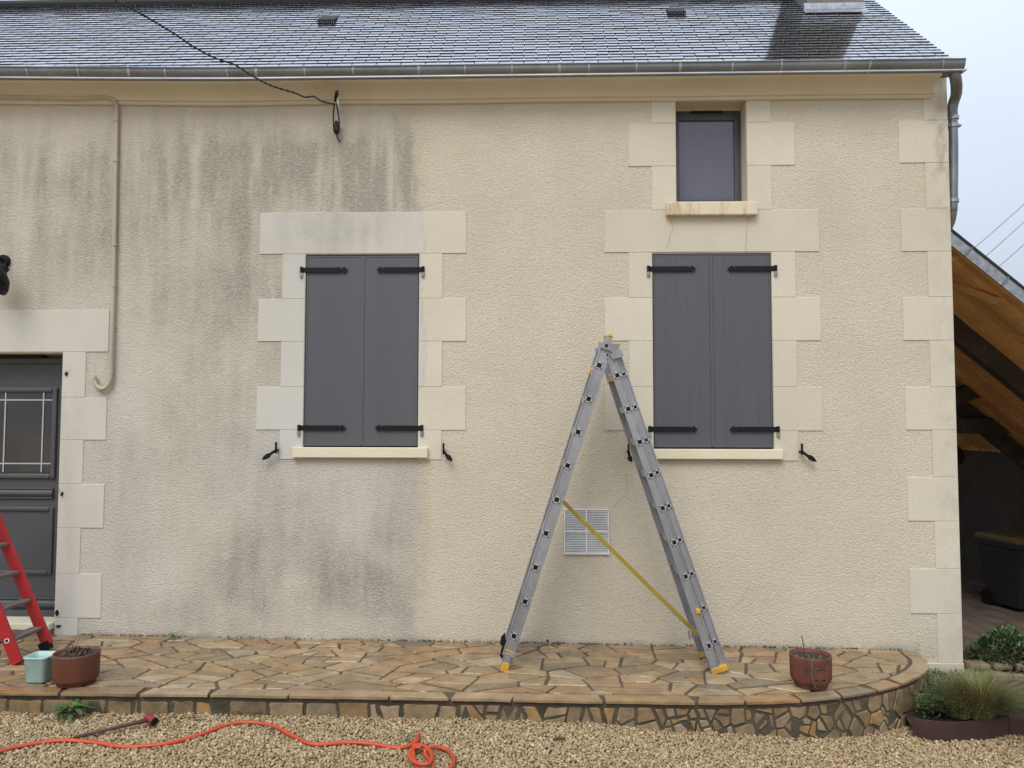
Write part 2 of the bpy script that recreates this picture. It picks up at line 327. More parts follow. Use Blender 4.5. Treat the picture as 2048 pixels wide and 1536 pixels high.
# ------------------------------------------------------------------ grime on the front wall (true stains: algae streaks on the uncleaned half)
def grime(X, Z):
    X = np.asarray(X, float); Z = np.asarray(Z, float)
    u = 1024+X*236.0; v = 1270-Z*239.0          # rough photo units so the stains can be described as seen
    edge = 838+14*(fbm(Z*3, Z*0+3.3, 5)-.5)*2+8*(vn(Z*14, Z*0, 8)-.5)+np.where(v < 430, np.interp(v, [220, 300, 420], [-20, -10, 0]), 6)
    left = 1-ss(-7, 9, u-edge)
    streak = .40*fbm(X*4, Z*1.3, 21)+.32*vn(X*13+.7*vn(X*3, Z*4, 2), Z*1.8, 22)+.28*vn(X*34, Z*3.2, 23)
    cloud = fbm(X*2.2, Z*2.2, 31, 5)
    wu = u+150*(fbm(X*1.7, Z*1.7, 101)-.5)+50*(fbm(X*6, Z*6, 102)-.5); wv = v+170*(fbm(X*1.7+9, Z*1.7, 103)-.5)+60*(fbm(X*6, Z*6+4, 104)-.5)
    def bl(cx, cy, rx, ry): return np.exp(-(((wu-cx)/rx)**2+((wv-cy)/ry)**2)*1.2)
    d = .62*bl(560, 340, 330, 120)+.75*bl(772, 350, 75, 110)+.45*bl(330, 330, 55, 150)+.4*bl(480, 330, 60, 120)+.5*bl(90, 350, 150, 190)
    d = .75*d*np.clip(.1+2.2*(streak-.27), 0, 1.6)
    d2 = .42*bl(470, 620, 150, 190)+.3*bl(330, 760, 70, 210)+.30*bl(480, 860, 90, 120)+.55*bl(420, 1150, 130, 110)+.60*bl(590, 1170, 140, 110)+.55*bl(750, 1140, 95, 130)+.3*bl(600, 1110, 240, 120)+.3*bl(500, 1235, 300, 40)+.25*bl(690, 960, 170, 60)
    d = d+.72*d2*np.clip(.35+1.7*(cloud-.33), 0, 1.4)*np.clip(.45+1.3*(streak-.1), .3, 1.3)
    # a few single dark runs
    for cx, y0, y1, w, a in ((545, 290, 400, 7, .5), (322, 310, 430, 9, .5), (810, 300, 420, 8, .5), (757, 330, 430, 8, .5), (62, 300, 380, 8, .35), (170, 280, 330, 7, .4), (395, 360, 470, 12, .25)):
        d = d+a*np.exp(-((u-cx-10*(vn(Z*6, Z*0+cx, 3)-.5))/w)**2)*ss(y0-25, y0+15, v)*(1-ss(y1-40, y1+20, v))*(.4+.9*vn(X*60, Z*9, 4))
    d = (1.15*d+(.26+.36*bl(430, 560, 270, 430)+.30*bl(620, 330, 360, 150)+.3*bl(80, 420, 170, 220))*np.clip(.35+(cloud-.3)*1.6, 0, 1.2)*np.clip(.35+1.6*(streak-.1), .2, 1.5)*ss(190, 300, v))*left
    # dark foot of the wall, moss at the joint with the paving (both halves), slight yellowing
    zt = Z-(-0.027-0.008*X)
    foot = np.exp(-np.clip(zt-.008, 0, 9)/(.008+.04*fbm(X*5, Z*0, 61)**2))*np.clip((fbm(X*7, Z*7, 62)-.3)*3.0, .1, 1)
    d = d+.9*foot*(X < 3.3)
    # cable stain, corner algae
    d = d+.5*bl(690, 300, 26, 40)*left+.35*bl(1885, 250, 26, 90)*np.clip((fbm(X*18, Z*9, 77)-.4)*4, 0, 1.4)+.22*bl(1885, 450, 22, 300)*np.clip((fbm(X*25, Z*12, 78)-.45)*4, 0, 1.4)
    d = d+.14*np.clip(fbm(X*.9, Z*.9, 91)-.45, 0, 1)*3*(1-left)*.5
    p = left*np.clip(.55*bl(700, 1010, 150, 130)+.5*bl(560, 900, 140, 130)+.35*bl(250, 800, 130, 300)+.25+.3*bl(200, 1150, 160, 150), 0, .9)
    b = .4*np.exp(-((u-852)/13)**2)*ss(915, 930, v)*(1-ss(1180, 1265, v))+.16*bl(1175, 1180, 60, 60)+.18*np.clip(1-zt/.22, 0, 1)*(.5+fbm(X*4, Z*4, 66))
    b = b+.5*(1-ss(0, 22, np.abs(v-922)+0*u))*((np.abs(u-720) < 140)+(np.abs(u-1430) < 140))*.5
    b = b+.25*np.exp(-((u-edge-6)/16)**2)*(v < 430)
    return np.stack([np.clip(d, 0, 1), np.clip(p, 0, 1), np.clip(b, 0, 1), np.ones_like(d)], -1)
def grime_block(X, Z):
    X = np.asarray(X, float); Z = np.asarray(Z, float)
    u = 1024+X*236.0; v = 1270-Z*239.0
    edge = 846+10*(fbm(Z*4, Z*0+1.3, 15)-.5)*2
    edge = np.where(v > 505, np.interp(v, [505, 610, 690, 775, 790], [840, 843, 853, 848, 836])+5*(vn(Z*18, Z*0, 9)-.5), edge)
    left = 1-ss(-2.5, 2.5, u-edge)
    cloud = fbm(X*2.6, Z*2.6, 33, 5)
    d = (.46*np.exp(-((u-690)/190)**2-((v-450)/60)**2)+.14)*np.clip(.45+1.4*(cloud-.35)+.7*(vn(X*16, Z*3, 45)-.5), 0, 1.4)
    d = d+.35*np.exp(-((u-140)/22)**2)*ss(700, 760, v)*np.clip((fbm(X*9, Z*2, 43)-.3)*2.4, 0, 1)
    d = d*left+.5*np.exp(-((u-edge)/2.2)**2)*(np.abs(u-845) < 25)*(v < 790)*.6
    d = d+.75*np.exp(-((u-1872)/26)**2)*np.clip((fbm(X*16, Z*10, 77)-.40)*4, 0, 1.2)*(.3+.7*np.exp(-((v-290)/120)**2))
    # chips on the door jamb
    for cx, cy, rx, ry in ((133, 745, 7, 8), (124, 985, 5, 9), (115, 1226, 6, 10), (116, 1252, 9, 4)):
        q = ((u-cx)/rx)**2+((v-cy)/ry)**2; d = d+1.1*np.exp(-q*1.5)*(vn(X*120, Z*120, 5) > .35)*left
    p = left*np.where(u < 500, .75, .95)
    return np.stack([np.clip(d, 0, 1), np.clip(p, 0, 1), np.zeros_like(d), np.ones_like(d)], -1)

# ------------------------------------------------------------------ the ground
xs = sorted(set([-120., -40., -12.]+list(np.linspace(-6, 5, 45))+[12., 40., 120.])); ys = [-120., -30., -8., -2.6, -1., 1., 8., 40., 300.]
gv = [(x, y, gz(x)-.022) for x in xs for y in ys]; ny = len(ys)
gf = [(i*ny+j, (i+1)*ny+j, (i+1)*ny+j+1, i*ny+j+1) for i in range(len(xs)-1) for j in range(ny-1)]
tag(mesh('ground', gv, gf, M['gravel']), kind='structure')

# terrace outline: straight front edge, rounded right-hand end (counter-clockwise from the left front)
front = [Vector((-6.2, -1.40, 0)), Vector((-3.3, -1.375, 0)), Vector((-1.7, -1.335, 0)), Vector((-.17, -1.315, 0)), Vector((1.03, -1.303, 0)), Vector((1.584, -1.272, 0)), Vector((1.93, -1.215, 0)),
         Vector((2.30, -1.095, 0)), Vector((2.64, -.925, 0)), Vector((2.92, -.715, 0)), Vector((3.12, -.49, 0)), Vector((3.22, -.27, 0)), Vector((3.25, -.02, 0))]
curve = catmull(front, 6)
cum = [0]
for a, b in zip(curve, curve[1:]): cum.append(cum[-1]+(b-a).length)
SL = cum[-1]
def on_curve(s, t):                       # t metres inside the edge
    s = min(max(s, 0), SL-1e-6); i = int(np.searchsorted(cum, s, 'right'))-1; i = min(i, len(curve)-2)
    a, b = curve[i], curve[i+1]; f = (s-cum[i])/(cum[i+1]-cum[i]); p = a.lerp(b, f)
    def tan(k): return (curve[min(k+1, len(curve)-1)]-curve[max(k-1, 0)]).normalized()
    d = tan(i).lerp(tan(i+1), f); n = Vector((-d.y, d.x, 0)).normalized(); return p+n*t
def clip(poly, n, c):                     # keep n.p <= c
    o = []; m = len(poly)
    for i in range(m):
        a, b = poly[i], poly[(i+1) % m]; da = n[0]*a[0]+n[1]*a[1]-c; db = n[0]*b[0]+n[1]*b[1]-c
        if da <= 0: o.append(a)
        if (da < 0 < db) or (db < 0 < da): t = da/(da-db); o.append((a[0]+(b[0]-a[0])*t, a[1]+(b[1]-a[1])*t))
    return o
def cells(pts, wts, outline, gap, R):
    res = []
    for i, p in enumerate(pts):
        poly = list(outline)
        for j, q in sorted(enumerate(pts), key=lambda e: (e[1][0]-p[0])**2+(e[1][1]-p[1])**2):
            if j == i: continue
            n = (q[0]-p[0], q[1]-p[1]); L = math.hypot(*n)
            if L > R or len(poly) < 3: break
            c = (q[0]**2+q[1]**2-p[0]**2-p[1]**2-wts[j]+wts[i])/2
            poly = clip(poly, n, c-gap*(.45+1.1*random.random())/2*L)
        if len(poly) >= 3: res.append(poly)
    return res
def split(poly, target, out, an=1.0):
    A_ = abs(area(poly))
    if A_ < target*random.uniform(.7, 1.7) or len(poly) < 3: out.append(poly); return
    k = max(range(len(poly)), key=lambda i: math.dist(poly[i], poly[(i+1) % len(poly)]))
    a, b = poly[k], poly[(k+1) % len(poly)]; t = random.uniform(.36, .64); m_ = (a[0]+(b[0]-a[0])*t, a[1]+(b[1]-a[1])*t)
    ang = math.atan2(b[1]-a[1], b[0]-a[0])+random.uniform(-.5, .5); n_ = (math.cos(ang), math.sin(ang)); c_ = n_[0]*m_[0]+n_[1]*m_[1]
    for q in (clip(poly, n_, c_), clip(poly, (-n_[0], -n_[1]), -c_)):
        if len(q) >= 3: split(q, target, out, an)
def inset(poly, g):
    if area(poly) < 0: poly = poly[::-1]
    o = poly; m = len(poly)
    for i in range(m):
        a, b = poly[i], poly[(i+1) % m]; L = math.dist(a, b)
        if L < 1e-5: continue
        n_ = ((b[1]-a[1])/L, -(b[0]-a[0])/L); o = clip(o, n_, n_[0]*a[0]+n_[1]*a[1]-g*random.uniform(.5, 1.5))
        if len(o) < 3: return []
    return o
def area(p): return .5*sum(p[i][0]*p[(i+1) % len(p)][1]-p[(i+1) % len(p)][0]*p[i][1] for i in range(len(p)))
def rough_poly(p, cut=.16, jit=.006, sub=.14):
    o = []; m = len(p)
    for i in range(m):
        a, b, c = p[i-1], p[i], p[(i+1) % m]
        la = math.dist(a, b); lc = math.dist(b, c)
        k = min(.016, cut*min(la, lc))*(.4+random.random())
        o.append((b[0]+(a[0]-b[0])/max(la, 1e-6)*k, b[1]+(a[1]-b[1])/max(la, 1e-6)*k))
        if la > .03 and lc > .03: o.append((b[0]+(c[0]-b[0])/max(lc, 1e-6)*k, b[1]+(c[1]-b[1])/max(lc, 1e-6)*k))
        if lc > sub:
            t = random.uniform(.35, .65); n = (-(c[1]-b[1])/lc, (c[0]-b[0])/lc); q = random.uniform(0, jit)
            o.append((b[0]+(c[0]-b[0])*t+n[0]*q, b[1]+(c[1]-b[1])*t+n[1]*q))
    return o
def stone(name, poly, fn, w0, w1, bev, mat, parent, wob=0.0):
    n = len(poly); cx = sum(p[0] for p in poly)/n; cy = sum(p[1] for p in poly)/n
    r = max(math.hypot(p[0]-cx, p[1]-cy) for p in poly); k = max(.5, 1-bev/r*1.3)
    ins = [(cx+(p[0]-cx)*k, cy+(p[1]-cy)*k) for p in poly]
    tx, ty = random.uniform(-wob, wob), random.uniform(-wob, wob)
    def hw(p): return w1+tx*(p[0]-cx)+ty*(p[1]-cy)
    v = [fn(*p, w0) for p in poly]+[fn(*p, hw(p)-bev*.8) for p in poly]+[fn(*p, hw(p)) for p in ins]
    f = [(i, (i+1) % n, n+(i+1) % n, n+i) for i in range(n)]+[(n+i, n+(i+1) % n, 2*n+(i+1) % n, 2*n+i) for i in range(n)]+[tuple(range(2*n, 3*n))]
    return mesh(name, v, f, mat, parent)
tv = []; N = len(curve); inn = [on_curve(cum[i], .035) for i in range(N)]; inn[-1] = Vector((3.21, .0, 0)); inn.append(Vector((3.21, .3, 0))); inn.append(Vector((-6.2, .3, 0)))
n = len(inn)
terrace = mesh('terrace', [(p.x, p.y, -.7) for p in inn]+[(p.x, p.y, tz(p.x)-.010) for p in inn],
               [tuple(range(n, 2*n))]+[(i, (i+1) % n, n+(i+1) % n, n+i) for i in range(n)], M['mortar'])
tag(terrace, kind='structure')
# riser facing of mortar, with its own rough surface, behind the stones
rv = []; rf = []; NS = 220
for i in range(NS+1):
    s = SL*i/NS
    for w, z in ((.030, -.7), (.030, -.055)):
        p = on_curve(s, w+.004*math.sin(s*23)); rv.append((p.x, p.y, z+tz(p.x)*(z > -.3)))
rf = [(2*i, 2*i+2, 2*i+3, 2*i+1) for i in range(NS)]
mesh('mortar_face', rv, rf, M['rmort'], terrace)
# coping stones along the edge
s = .0; CW = .135
while s < SL-.05:
    L = random.choice((.32, .4, .46, .52, .6, .66)) if s < 7.4 else random.choice((.26, .32, .38))
    e = min(s+L, SL-.01); g = .007+.006*random.random(); k = max(2, int((e-s)/.09)); sk0, sk1 = random.uniform(-.05, .05), random.uniform(-.05, .05)
    w = CW-.010-random.random()*.008
    poly = [(s+g+(e-s-2*g)*j/k, random.uniform(0, .011)) for j in range(k+1)]+[(s+g+(e-s-2*g)*j/k+sk1*(j == k)+sk0*(j == 0), w+random.uniform(-.005, .003)) for j in range(k, -1, -1)]
    hz = random.uniform(-.003, .003)
    stone('coping_stone', poly, lambda a, b, w: (lambda p: (p.x, p.y, tz(p.x)+w))(on_curve(a, b)), -.016, hz+.002, .004, M['pave'], terrace, .004)
    s = e
# crazy paving
insc = [on_curve(SL*i/70, CW) for i in range(71)]; outl = [(p.x, p.y) for p in insc if p.y < -.0]+[(3.112, -.003), (-6.2, -.003)]
outl = [q for q in outl if q[0] <= 3.125]
pts = []; tries = 0
AN = 1.75
while len(pts) < 400 and tries < 30000:
    tries += 1; q = (random.uniform(-6.1, 3.1), random.uniform(-1.25, 0.0)); dm = .20+.12*random.random(); q = (q[0]/AN, q[1])
    if all((q[0]-p[0])**2+(q[1]-p[1])**2 > dm*dm for p in pts): pts.append(q)
wt = [random.uniform(-.006, .008) for _ in pts]; far_pave = MB(); n_pave = 0
small = []
for poly in cells(pts, [w*2.5 for w in wt], [(x/AN, y) for x, y in outl], .0, 1.3): split(poly, .0215, small)
for poly in small:
    poly = inset([(x*AN, y) for x, y in poly], .0080)
    if len(poly) < 3: continue
    if abs(area(poly)) < .0006: continue
    poly = rough_poly(poly, .09, .005, .16)
    if min(p[0] for p in poly) < -3.95 or n_pave >= 296: far_pave.prism(poly[::-1] if area(poly) < 0 else poly, lambda a, b, w: (a, b, tz(a)+w), -.02, 0); continue
    n_pave += 1
    stone('paving_stone', poly, lambda a, b, w: (a, b, tz(a)+w), -.02, random.uniform(-.003, .003), .006, M['pave'], terrace, .007)
tag(far_pave.build('outer_paving', M['pave_i'], terrace), kind='stuff')
# riser stones
pts = []; tries = 0
while tries < 16000:
    tries += 1; sx = random.uniform(0, SL); X = on_curve(sx, 0).x; zt, zb = -.045, gz(X)-tz(X)-.03; h = zt-zb
    zz = random.uniform(zb, zt)
    if X < -.4 and abs(zz-(zb+zt)/2) > .02: continue
    if abs(zz-zt) < .02 or abs(zz-zb) < .015: continue
    dm = (.155 if X < -.4 else .13)*(.75+.7*random.random()); ax = 1.2 if X < 1.5 else .8
    if all(((sx-p[0])/ax)**2+((zz-p[1])*1.15)**2 > dm*dm for p in pts): pts.append((sx, zz))
wt = [random.uniform(-.0042, .0042) for _ in pts]
box = [(0, -.47), (SL-.02, -.47), (SL-.02, -.042), (0, -.042)]
small = []
for poly in cells(pts, wt, box, .0, .9):
    xm = on_curve(sum(p[0] for p in poly)/len(poly), 0).x
    poly = clip(poly, (0, -1), -(gz(xm)-tz(xm)-.035))
    if len(poly) < 3: continue
    split(poly, .034 if xm < -.3 else random.choice((.007, .012, .018)), small)
for poly in small:
    poly = inset(poly, random.choice((.006, .008, .011)))
    if len(poly) < 3 or max(p[1] for p in poly) < -.40: continue
    if abs(area(poly)) < .0008: continue
    poly = rough_poly(poly, .10, .009, .09)
    stone('riser_stone', poly, lambda a, b, w: (lambda p: (p.x, p.y, tz(p.x)+b))(on_curve(a, .032-w)), -.015, random.uniform(.003, .014), .005, M['rise'], terrace, .03)

# ------------------------------------------------------------------ the house
house = thing('house', 'cream rendered house with wet slate roof, grey shutters and grime on its left half', 'house', (-1.2, 0, 0))
def rect(x0, y0, x1, y1): a = at(x0, y0); b = at(x1, y1); return a.x, b.z, b.x, a.z    # X0, Z0, X1, Z1
XR = 3.635; XL = -6.2; ZT = 4.66; ZB = -.6
OP = [(-4.86, .03, -3.82, 2.357), (-1.748, 1.56, -.785, 3.19), (1.172, 1.555, 2.155, 3.187), (at(1352, 300).x, at(1400, 403).z, at(1493, 300).x, 4.50)]   # door, window, window, small window
def lines(a, b, step, extra):
    e = sorted(set([a, b]+[q for q in extra if a < q < b])); o = []
    for p, q in zip(e, e[1:]): k = max(1, round((q-p)/step)); o += [p+(q-p)*i/k for i in range(k)]
    return o+[b]
gx = lines(XL, XR, .022, [o[0] for o in OP]+[o[2] for o in OP]); gzl = lines(ZB, ZT, .022, [o[1] for o in OP]+[o[3] for o in OP])
XX, ZZ = np.meshgrid(gx, gzl, indexing='ij'); nz_ = len(gzl); f = []
cxs = (np.array(gx[:-1])+np.array(gx[1:]))/2; czs = (np.array(gzl[:-1])+np.array(gzl[1:]))/2
hole = np.zeros((len(cxs), len(czs)), bool)
for o in OP: hole |= ((cxs > o[0]) & (cxs < o[2]))[:, None] & ((czs > o[1]) & (czs < o[3]))[None, :]
for i in range(len(cxs)):
    for j in range(len(czs)):
        if not hole[i, j]: a = i*nz_+j; f.append((a, a+nz_, a+nz_+1, a+1))
X1, Z1 = XX.ravel(), ZZ.ravel()
mesh('wall', np.stack([X1, np.zeros_like(X1), Z1], -1), f, M['render'], house, True, grime(X1, Z1))
for o in OP:                               # reveals of the openings
    D = .24; mb = MB(); x0, z0, x1, z1 = o
    mb.add([(x0, 0, z0), (x0, D, z0), (x0, D, z1), (x0, 0, z1)], [(0, 1, 2, 3)]); mb.add([(x1, 0, z0), (x1, D, z0), (x1, D, z1), (x1, 0, z1)], [(0, 3, 2, 1)])
    mb.add([(x0, 0, z1), (x0, D, z1), (x1, D, z1), (x1, 0, z1)], [(0, 1, 2, 3)]); mb.add([(x0, 0, z0), (x0, D, z0), (x1, D, z0), (x1, 0, z0)], [(0, 3, 2, 1)])
    mb.build('reveal', M['cream'], house)
YB = 5.0; YR = 1.45
# eaves and ridge of the slate roof
EY, EZ = -.135, at(1024, 128.5, -.135).z; SLOPE = math.atan2(at(1024, -1.5, YR).z-EZ, YR-EY); RZ = EZ+(YR-EY)*math.tan(SLOPE)
BZ = RZ-(YB-YR)*math.tan(rad(24))
gab = MB(); gab.add([(XR, 0, ZB), (XR, YB, ZB), (XR, YB, BZ-.12), (XR, YR, RZ-.1), (XR, 0, EZ-.03)], [(0, 1, 2, 3, 4)]); gab.build('gable_wall', M['cream'], house)
MB().add([(XL, YB, ZB), (XR, YB, ZB), (XR, YB, BZ-.12), (XL, YB, BZ-.12)], [(0, 3, 2, 1)]).build('back_wall', M['cream'], house)
MB().add([(XL, 0, ZB), (XL, YB, ZB), (XL, YB, BZ-.12), (XL, YR, RZ-.1), (XL, 0, EZ-.03)], [(4, 3, 2, 1, 0)]).build('gable_wall', M['cream'], house)

# smooth blocks: quoins and window surrounds
def block(x0, y0, x1, y1, proud=.007, name='quoin_block'):
    X0, Z0, X1, Z1 = x0, y0, x1, y1
    g = .0006; X0 += g; X1 -= g; Z0 += g; Z1 -= g; b = .003
    kx = max(1, round((X1-X0)/.022)); kz = max(1, round((Z1-Z0)/.022))
    ax = [X0]+[X0+b+(X1-X0-2*b)*i/kx for i in range(kx+1)]+[X1]; az_ = [Z0]+[Z0+b+(Z1-Z0-2*b)*i/kz for i in range(kz+1)]+[Z1]
    nx, nzz = len(ax), len(az_); v = []; f = []
    for i, x in enumerate(ax):
        for j, z in enumerate(az_): v.append((x, -proud+(b if i in (0, nx-1) or j in (0, nzz-1) else 0), z))
    for i in range(nx-1):
        for j in range(nzz-1): a = i*nzz+j; f.append((a, a+nzz, a+nzz+1, a+1))
    ring = [i*nzz for i in range(nx)]+[(nx-1)*nzz+j for j in range(1, nzz)]+[i*nzz+nzz-1 for i in range(nx-2, -1, -1)]+[j for j in range(nzz-2, 0, -1)]
    n0 = len(v); m = len(ring); v += [(v[r][0], .01, v[r][2]) for r in ring]
    f += [(ring[i], n0+i, n0+(i+1) % m, ring[(i+1) % m]) for i in range(m)]
    A = np.array(v); return mesh(name, v, f, M['block'], house, False, grime_block(A[:, 0], A[:, 2]))
zl = lambda y: at(1024, y).z
# courses read off the photograph (levels in metres)
LV = [3.553, 3.196, 2.815, 2.452, 2.070, 1.708, 1.462]
for wl, wr in ((-1.748, -.785), (1.172, 2.155)):
    block(wl-.40, LV[1], wr+.40, LV[0])
    for k in range(1, 6):
        e = .20 if k % 2 else .40
        block(wl-e, LV[k+1], wl-.002, LV[k]); block(wr+.002, LV[k+1], wr+e, LV[k])
o = OP[3]; UV = [4.525, at(1300, 247).z, at(1300, 333).z, LV[0]]
for k in range(3):
    e = .40 if k == 1 else .205
    block(o[0]-e, UV[k+1], o[0]-.002, UV[k]); block(o[2]+.002, UV[k+1], o[2]+e, UV[k])
block(o[0]-.002, LV[0], o[2]+.002, o[1]-.003)
CV = [at(1850, y).z for y in (192, 241, 326, 417, 503, 594, 681, 774, 860, 954, 1042, 1137, 1227, 1325)]
CV[0] = 4.65
for k in range(len(CV)-1): block(XR-(.41 if k % 2 else .20), CV[k+1], XR-.002, CV[k])
block(XR-.40, -.6, XR-.002, CV[-1], .02)
DV = [at(170, y).z for y in (620, 704, 795, 880, 968, 1056, 1147, 1236, 1272)]
block(-5.25, DV[1], -3.425, DV[0])
for k in range(1, 8):
    e = .205 if k % 2 else .395
    block(-3.818, DV[k+1], -3.82+e, DV[k]); block(-4.86-e, DV[k+1], -4.862, DV[k])
# cornice: cavetto profile under the gutter (Y, Z)
z0, z1 = at(1024, 204).z, at(1024, 156, -.20).z
prof = [(.01, z0-.012), (-.022, z0-.012), (-.030, z0-.004), (-.030, z0+.012), (-.048, z0+.018)]
for i in range(1, 9):
    a = PI/2*i/8; prof.append((-.048-.150*(1-math.cos(a)), z0+.018+(z1-z0-.034)*math.sin(a)))
prof += [(-.202, z1-.012), (-.202, z1+.006), (.01, z1+.006)]
XC = at(1872, 175, -.1).x
mb = MB(); kx = 60
def sag(X): return .035*max(0, (-2.2-X)/2.2)**1.3
for i in range(kx+1):
    x = XL+(XC-XL)*i/kx; mb.v += [Vector((x, y, z+sag(x)+.002*math.sin(x*3.1))) for y, z in prof]
m = len(prof); mb.f = [(i*m+j, (i+1)*m+j, (i+1)*m+j+1, i*m+j+1) for i in range(kx) for j in range(m-1)]+[tuple(range(m))[::-1], tuple(range(kx*m, kx*m+m))]
cn = mb.build('cornice', M['cream'], house, False)
# zinc ledge and gutter
def sweep(prof, X0, X1, kx=40):
    mb = MB(); m = len(prof)
    for i in range(kx+1):
        x = X0+(X1-X0)*i/kx; mb.v += [Vector((x, y, z+sag(x))) for y, z in prof]
    mb.f = [(i*m+j, (i+1)*m+j, (i+1)*m+(j+1) % m, i*m+(j+1) % m) for i in range(kx) for j in range(m)]+[tuple(range(m))[::-1], tuple(range(kx*m, kx*m+m))]
    return mb
GX = at(1930, 112, -.25).x
gt_, gb_ = at(1024, 131, -.255).z, at(1024, 152.5, -.235).z
def gprof(r=0.0):
    p = []
    for i in range(9):
        a = PI*.5*i/8; p.append((-.175-(.085+r)*math.sin(a), gb_-r+(gt_-gb_)*(1-math.cos(a))*.9))
    return p
outer = gprof(); inner = [(y*1.0+.004 if y > -.2 else y+.006, z+.006) for y, z in outer]
gutter = sweep(outer+[(-.262, gt_), (-.270, gt_+.006), (-.264, gt_+.014), (-.254, gt_+.010)]+inner[::-1]+[(-.12, gb_+.006), (-.12, gb_)], XL, GX).build('gutter', M['zinc'], house, False)
end = gprof(.001); MB().add([(GX-.003, y, z) for y, z in end]+[(GX-.003, -.12, gt_+.01), (GX-.003, -.12, gb_)], [tuple(range(len(end)+2))]).build('end_cap', M['zinc'], gutter)
sweep([(-.238, z1+.004), (-.238, z1+.015), (-.10, z1+.026), (-.10, z1+.014)], XL, at(1932, 138, -.22).x, 30).build('zinc_ledge', M['zinc_new'], gutter)
for i, px in enumerate((-40, 55, 157, 258, 331, 455, 513, 610, 707, 838, 930, 1024, 1119, 1178, 1273, 1360, 1465, 1563, 1690, 1740, 1886)):
    x = at(px, 140, -.25).x; w = .016 if i % 3 else .026
    p = gprof(.0035)+[(-.266, gt_), (-.275, gt_+.007), (-.266, gt_+.019), (-.25, gt_+.013), (-.25, gt_)]
    sweep(p, x-w/2, x+w/2, 1).build('gutter_clip', M['galv'], gutter)
# roof: boarding, slates course by course, hooks, ridge
VX = 3.60
NROW = 28; LS = (YR-EY)/math.cos(SLOPE); PU = LS/NROW; SW = .206; TH = .0115
su = Vector((0, math.cos(SLOPE), math.sin(SLOPE))); sn = Vector((0, -math.sin(SLOPE), math.cos(SLOPE)))
E0 = Vector((0, EY, EZ))
roof = MB().add([(XL, EY, EZ-.02), (VX-.02, EY, EZ-.02), (VX-.02, YR, RZ-.02), (XL, YR, RZ-.02), (XL, YB+.2, BZ-.11), (VX-.02, YB+.2, BZ-.11)], [(0, 1, 2, 3), (3, 2, 5, 4)]).build('roof', M['under'], house)
rest = MB(); hooks = MB(); cand = []
sl_me = {}
def slate_geo(w, L):
    return MB().box((-w/2, 0, 0), (w/2, L, TH))
def vis_x(px, Y, z): return px
for r in range(NROW):
    y0 = r*PU; off = (r % 2)*SW/2
    k0 = int((XL-VX)/SW)-1
    for k in range(k0, 2):
        xc = VX-.103+k*SW+off+.0; xa, xb = xc-SW/2+.0025, xc+SW/2-.0025
        xb = min(xb, VX+random.uniform(-.004, .004)); xa = max(xa, XL)
        if xb-xa < .05: continue
        jl = random.uniform(-.0025, .0025); w = xb-xa; rz = random.uniform(-.006, .006); tl = random.uniform(-.0008, .0008)
        base = E0+Vector(((xa+xb)/2, 0, 0))+su*(y0+jl-.03)+sn*(.005+tl)
        tilt = -.072+random.uniform(-.006, .006)
        cand.append((r, xc, base, w, rz, tilt))
vents = [(at(655, 42).x*1.18, 18.6), (at(1352, 25).x*1.24, 22.3)]
def roof_at(px, py):                       # point on the slate plane
    d = ray(px, py); t = (E0-CAM).dot(sn)/d.dot(sn); return CAM+d*t
inview = [c for c in cand if -4.5 < c[1]]
inview.sort(key=lambda c: (c[0], abs(c[1])))
chosen = set(id(c) for c in inview[:296])
for c in cand:
    r, xc, base, w, rz, tilt = c; L = PU*1.55
    rot = Matrix((Vector((1, 0, 0)), su, sn)).transposed() @ Matrix.Rotation(tilt, 3, 'X') @ Matrix.Rotation(rz, 3, 'Z')
    if id(c) in chosen:
        key = round(w, 2)
        if key not in sl_me:
            g = slate_geo(key-.001, L); me = bpy.data.meshes.new('slate'); me.from_pydata([tuple(p) for p in g.v], [], g.f); me.materials.append(M['slate']); me.materials.append(M['edge']); me.polygons.foreach_set('material_index', [0 if p.normal.z > .5 else 1 for p in me.polygons]); sl_me[key] = me
        o = bpy.data.objects.new('slate', sl_me[key]); COL.objects.link(o); o.parent = roof; o.matrix_local = Matrix.Translation(base) @ rot.to_4x4()
        # the roof has an identity matrix relative to the house origin
        o.matrix_parent_inverse = Matrix.Identity(4)
    else:
        g = slate_geo(w-.003, L); rest.add([base+rot @ p for p in g.v], g.f)
    if xc > -5:
        hx = base+su*.001
        g = MB().box((-.0018, -.004, .004), (.0018, .008, TH+.003)); hooks.add([hx+rot @ p for p in g.v], g.f)
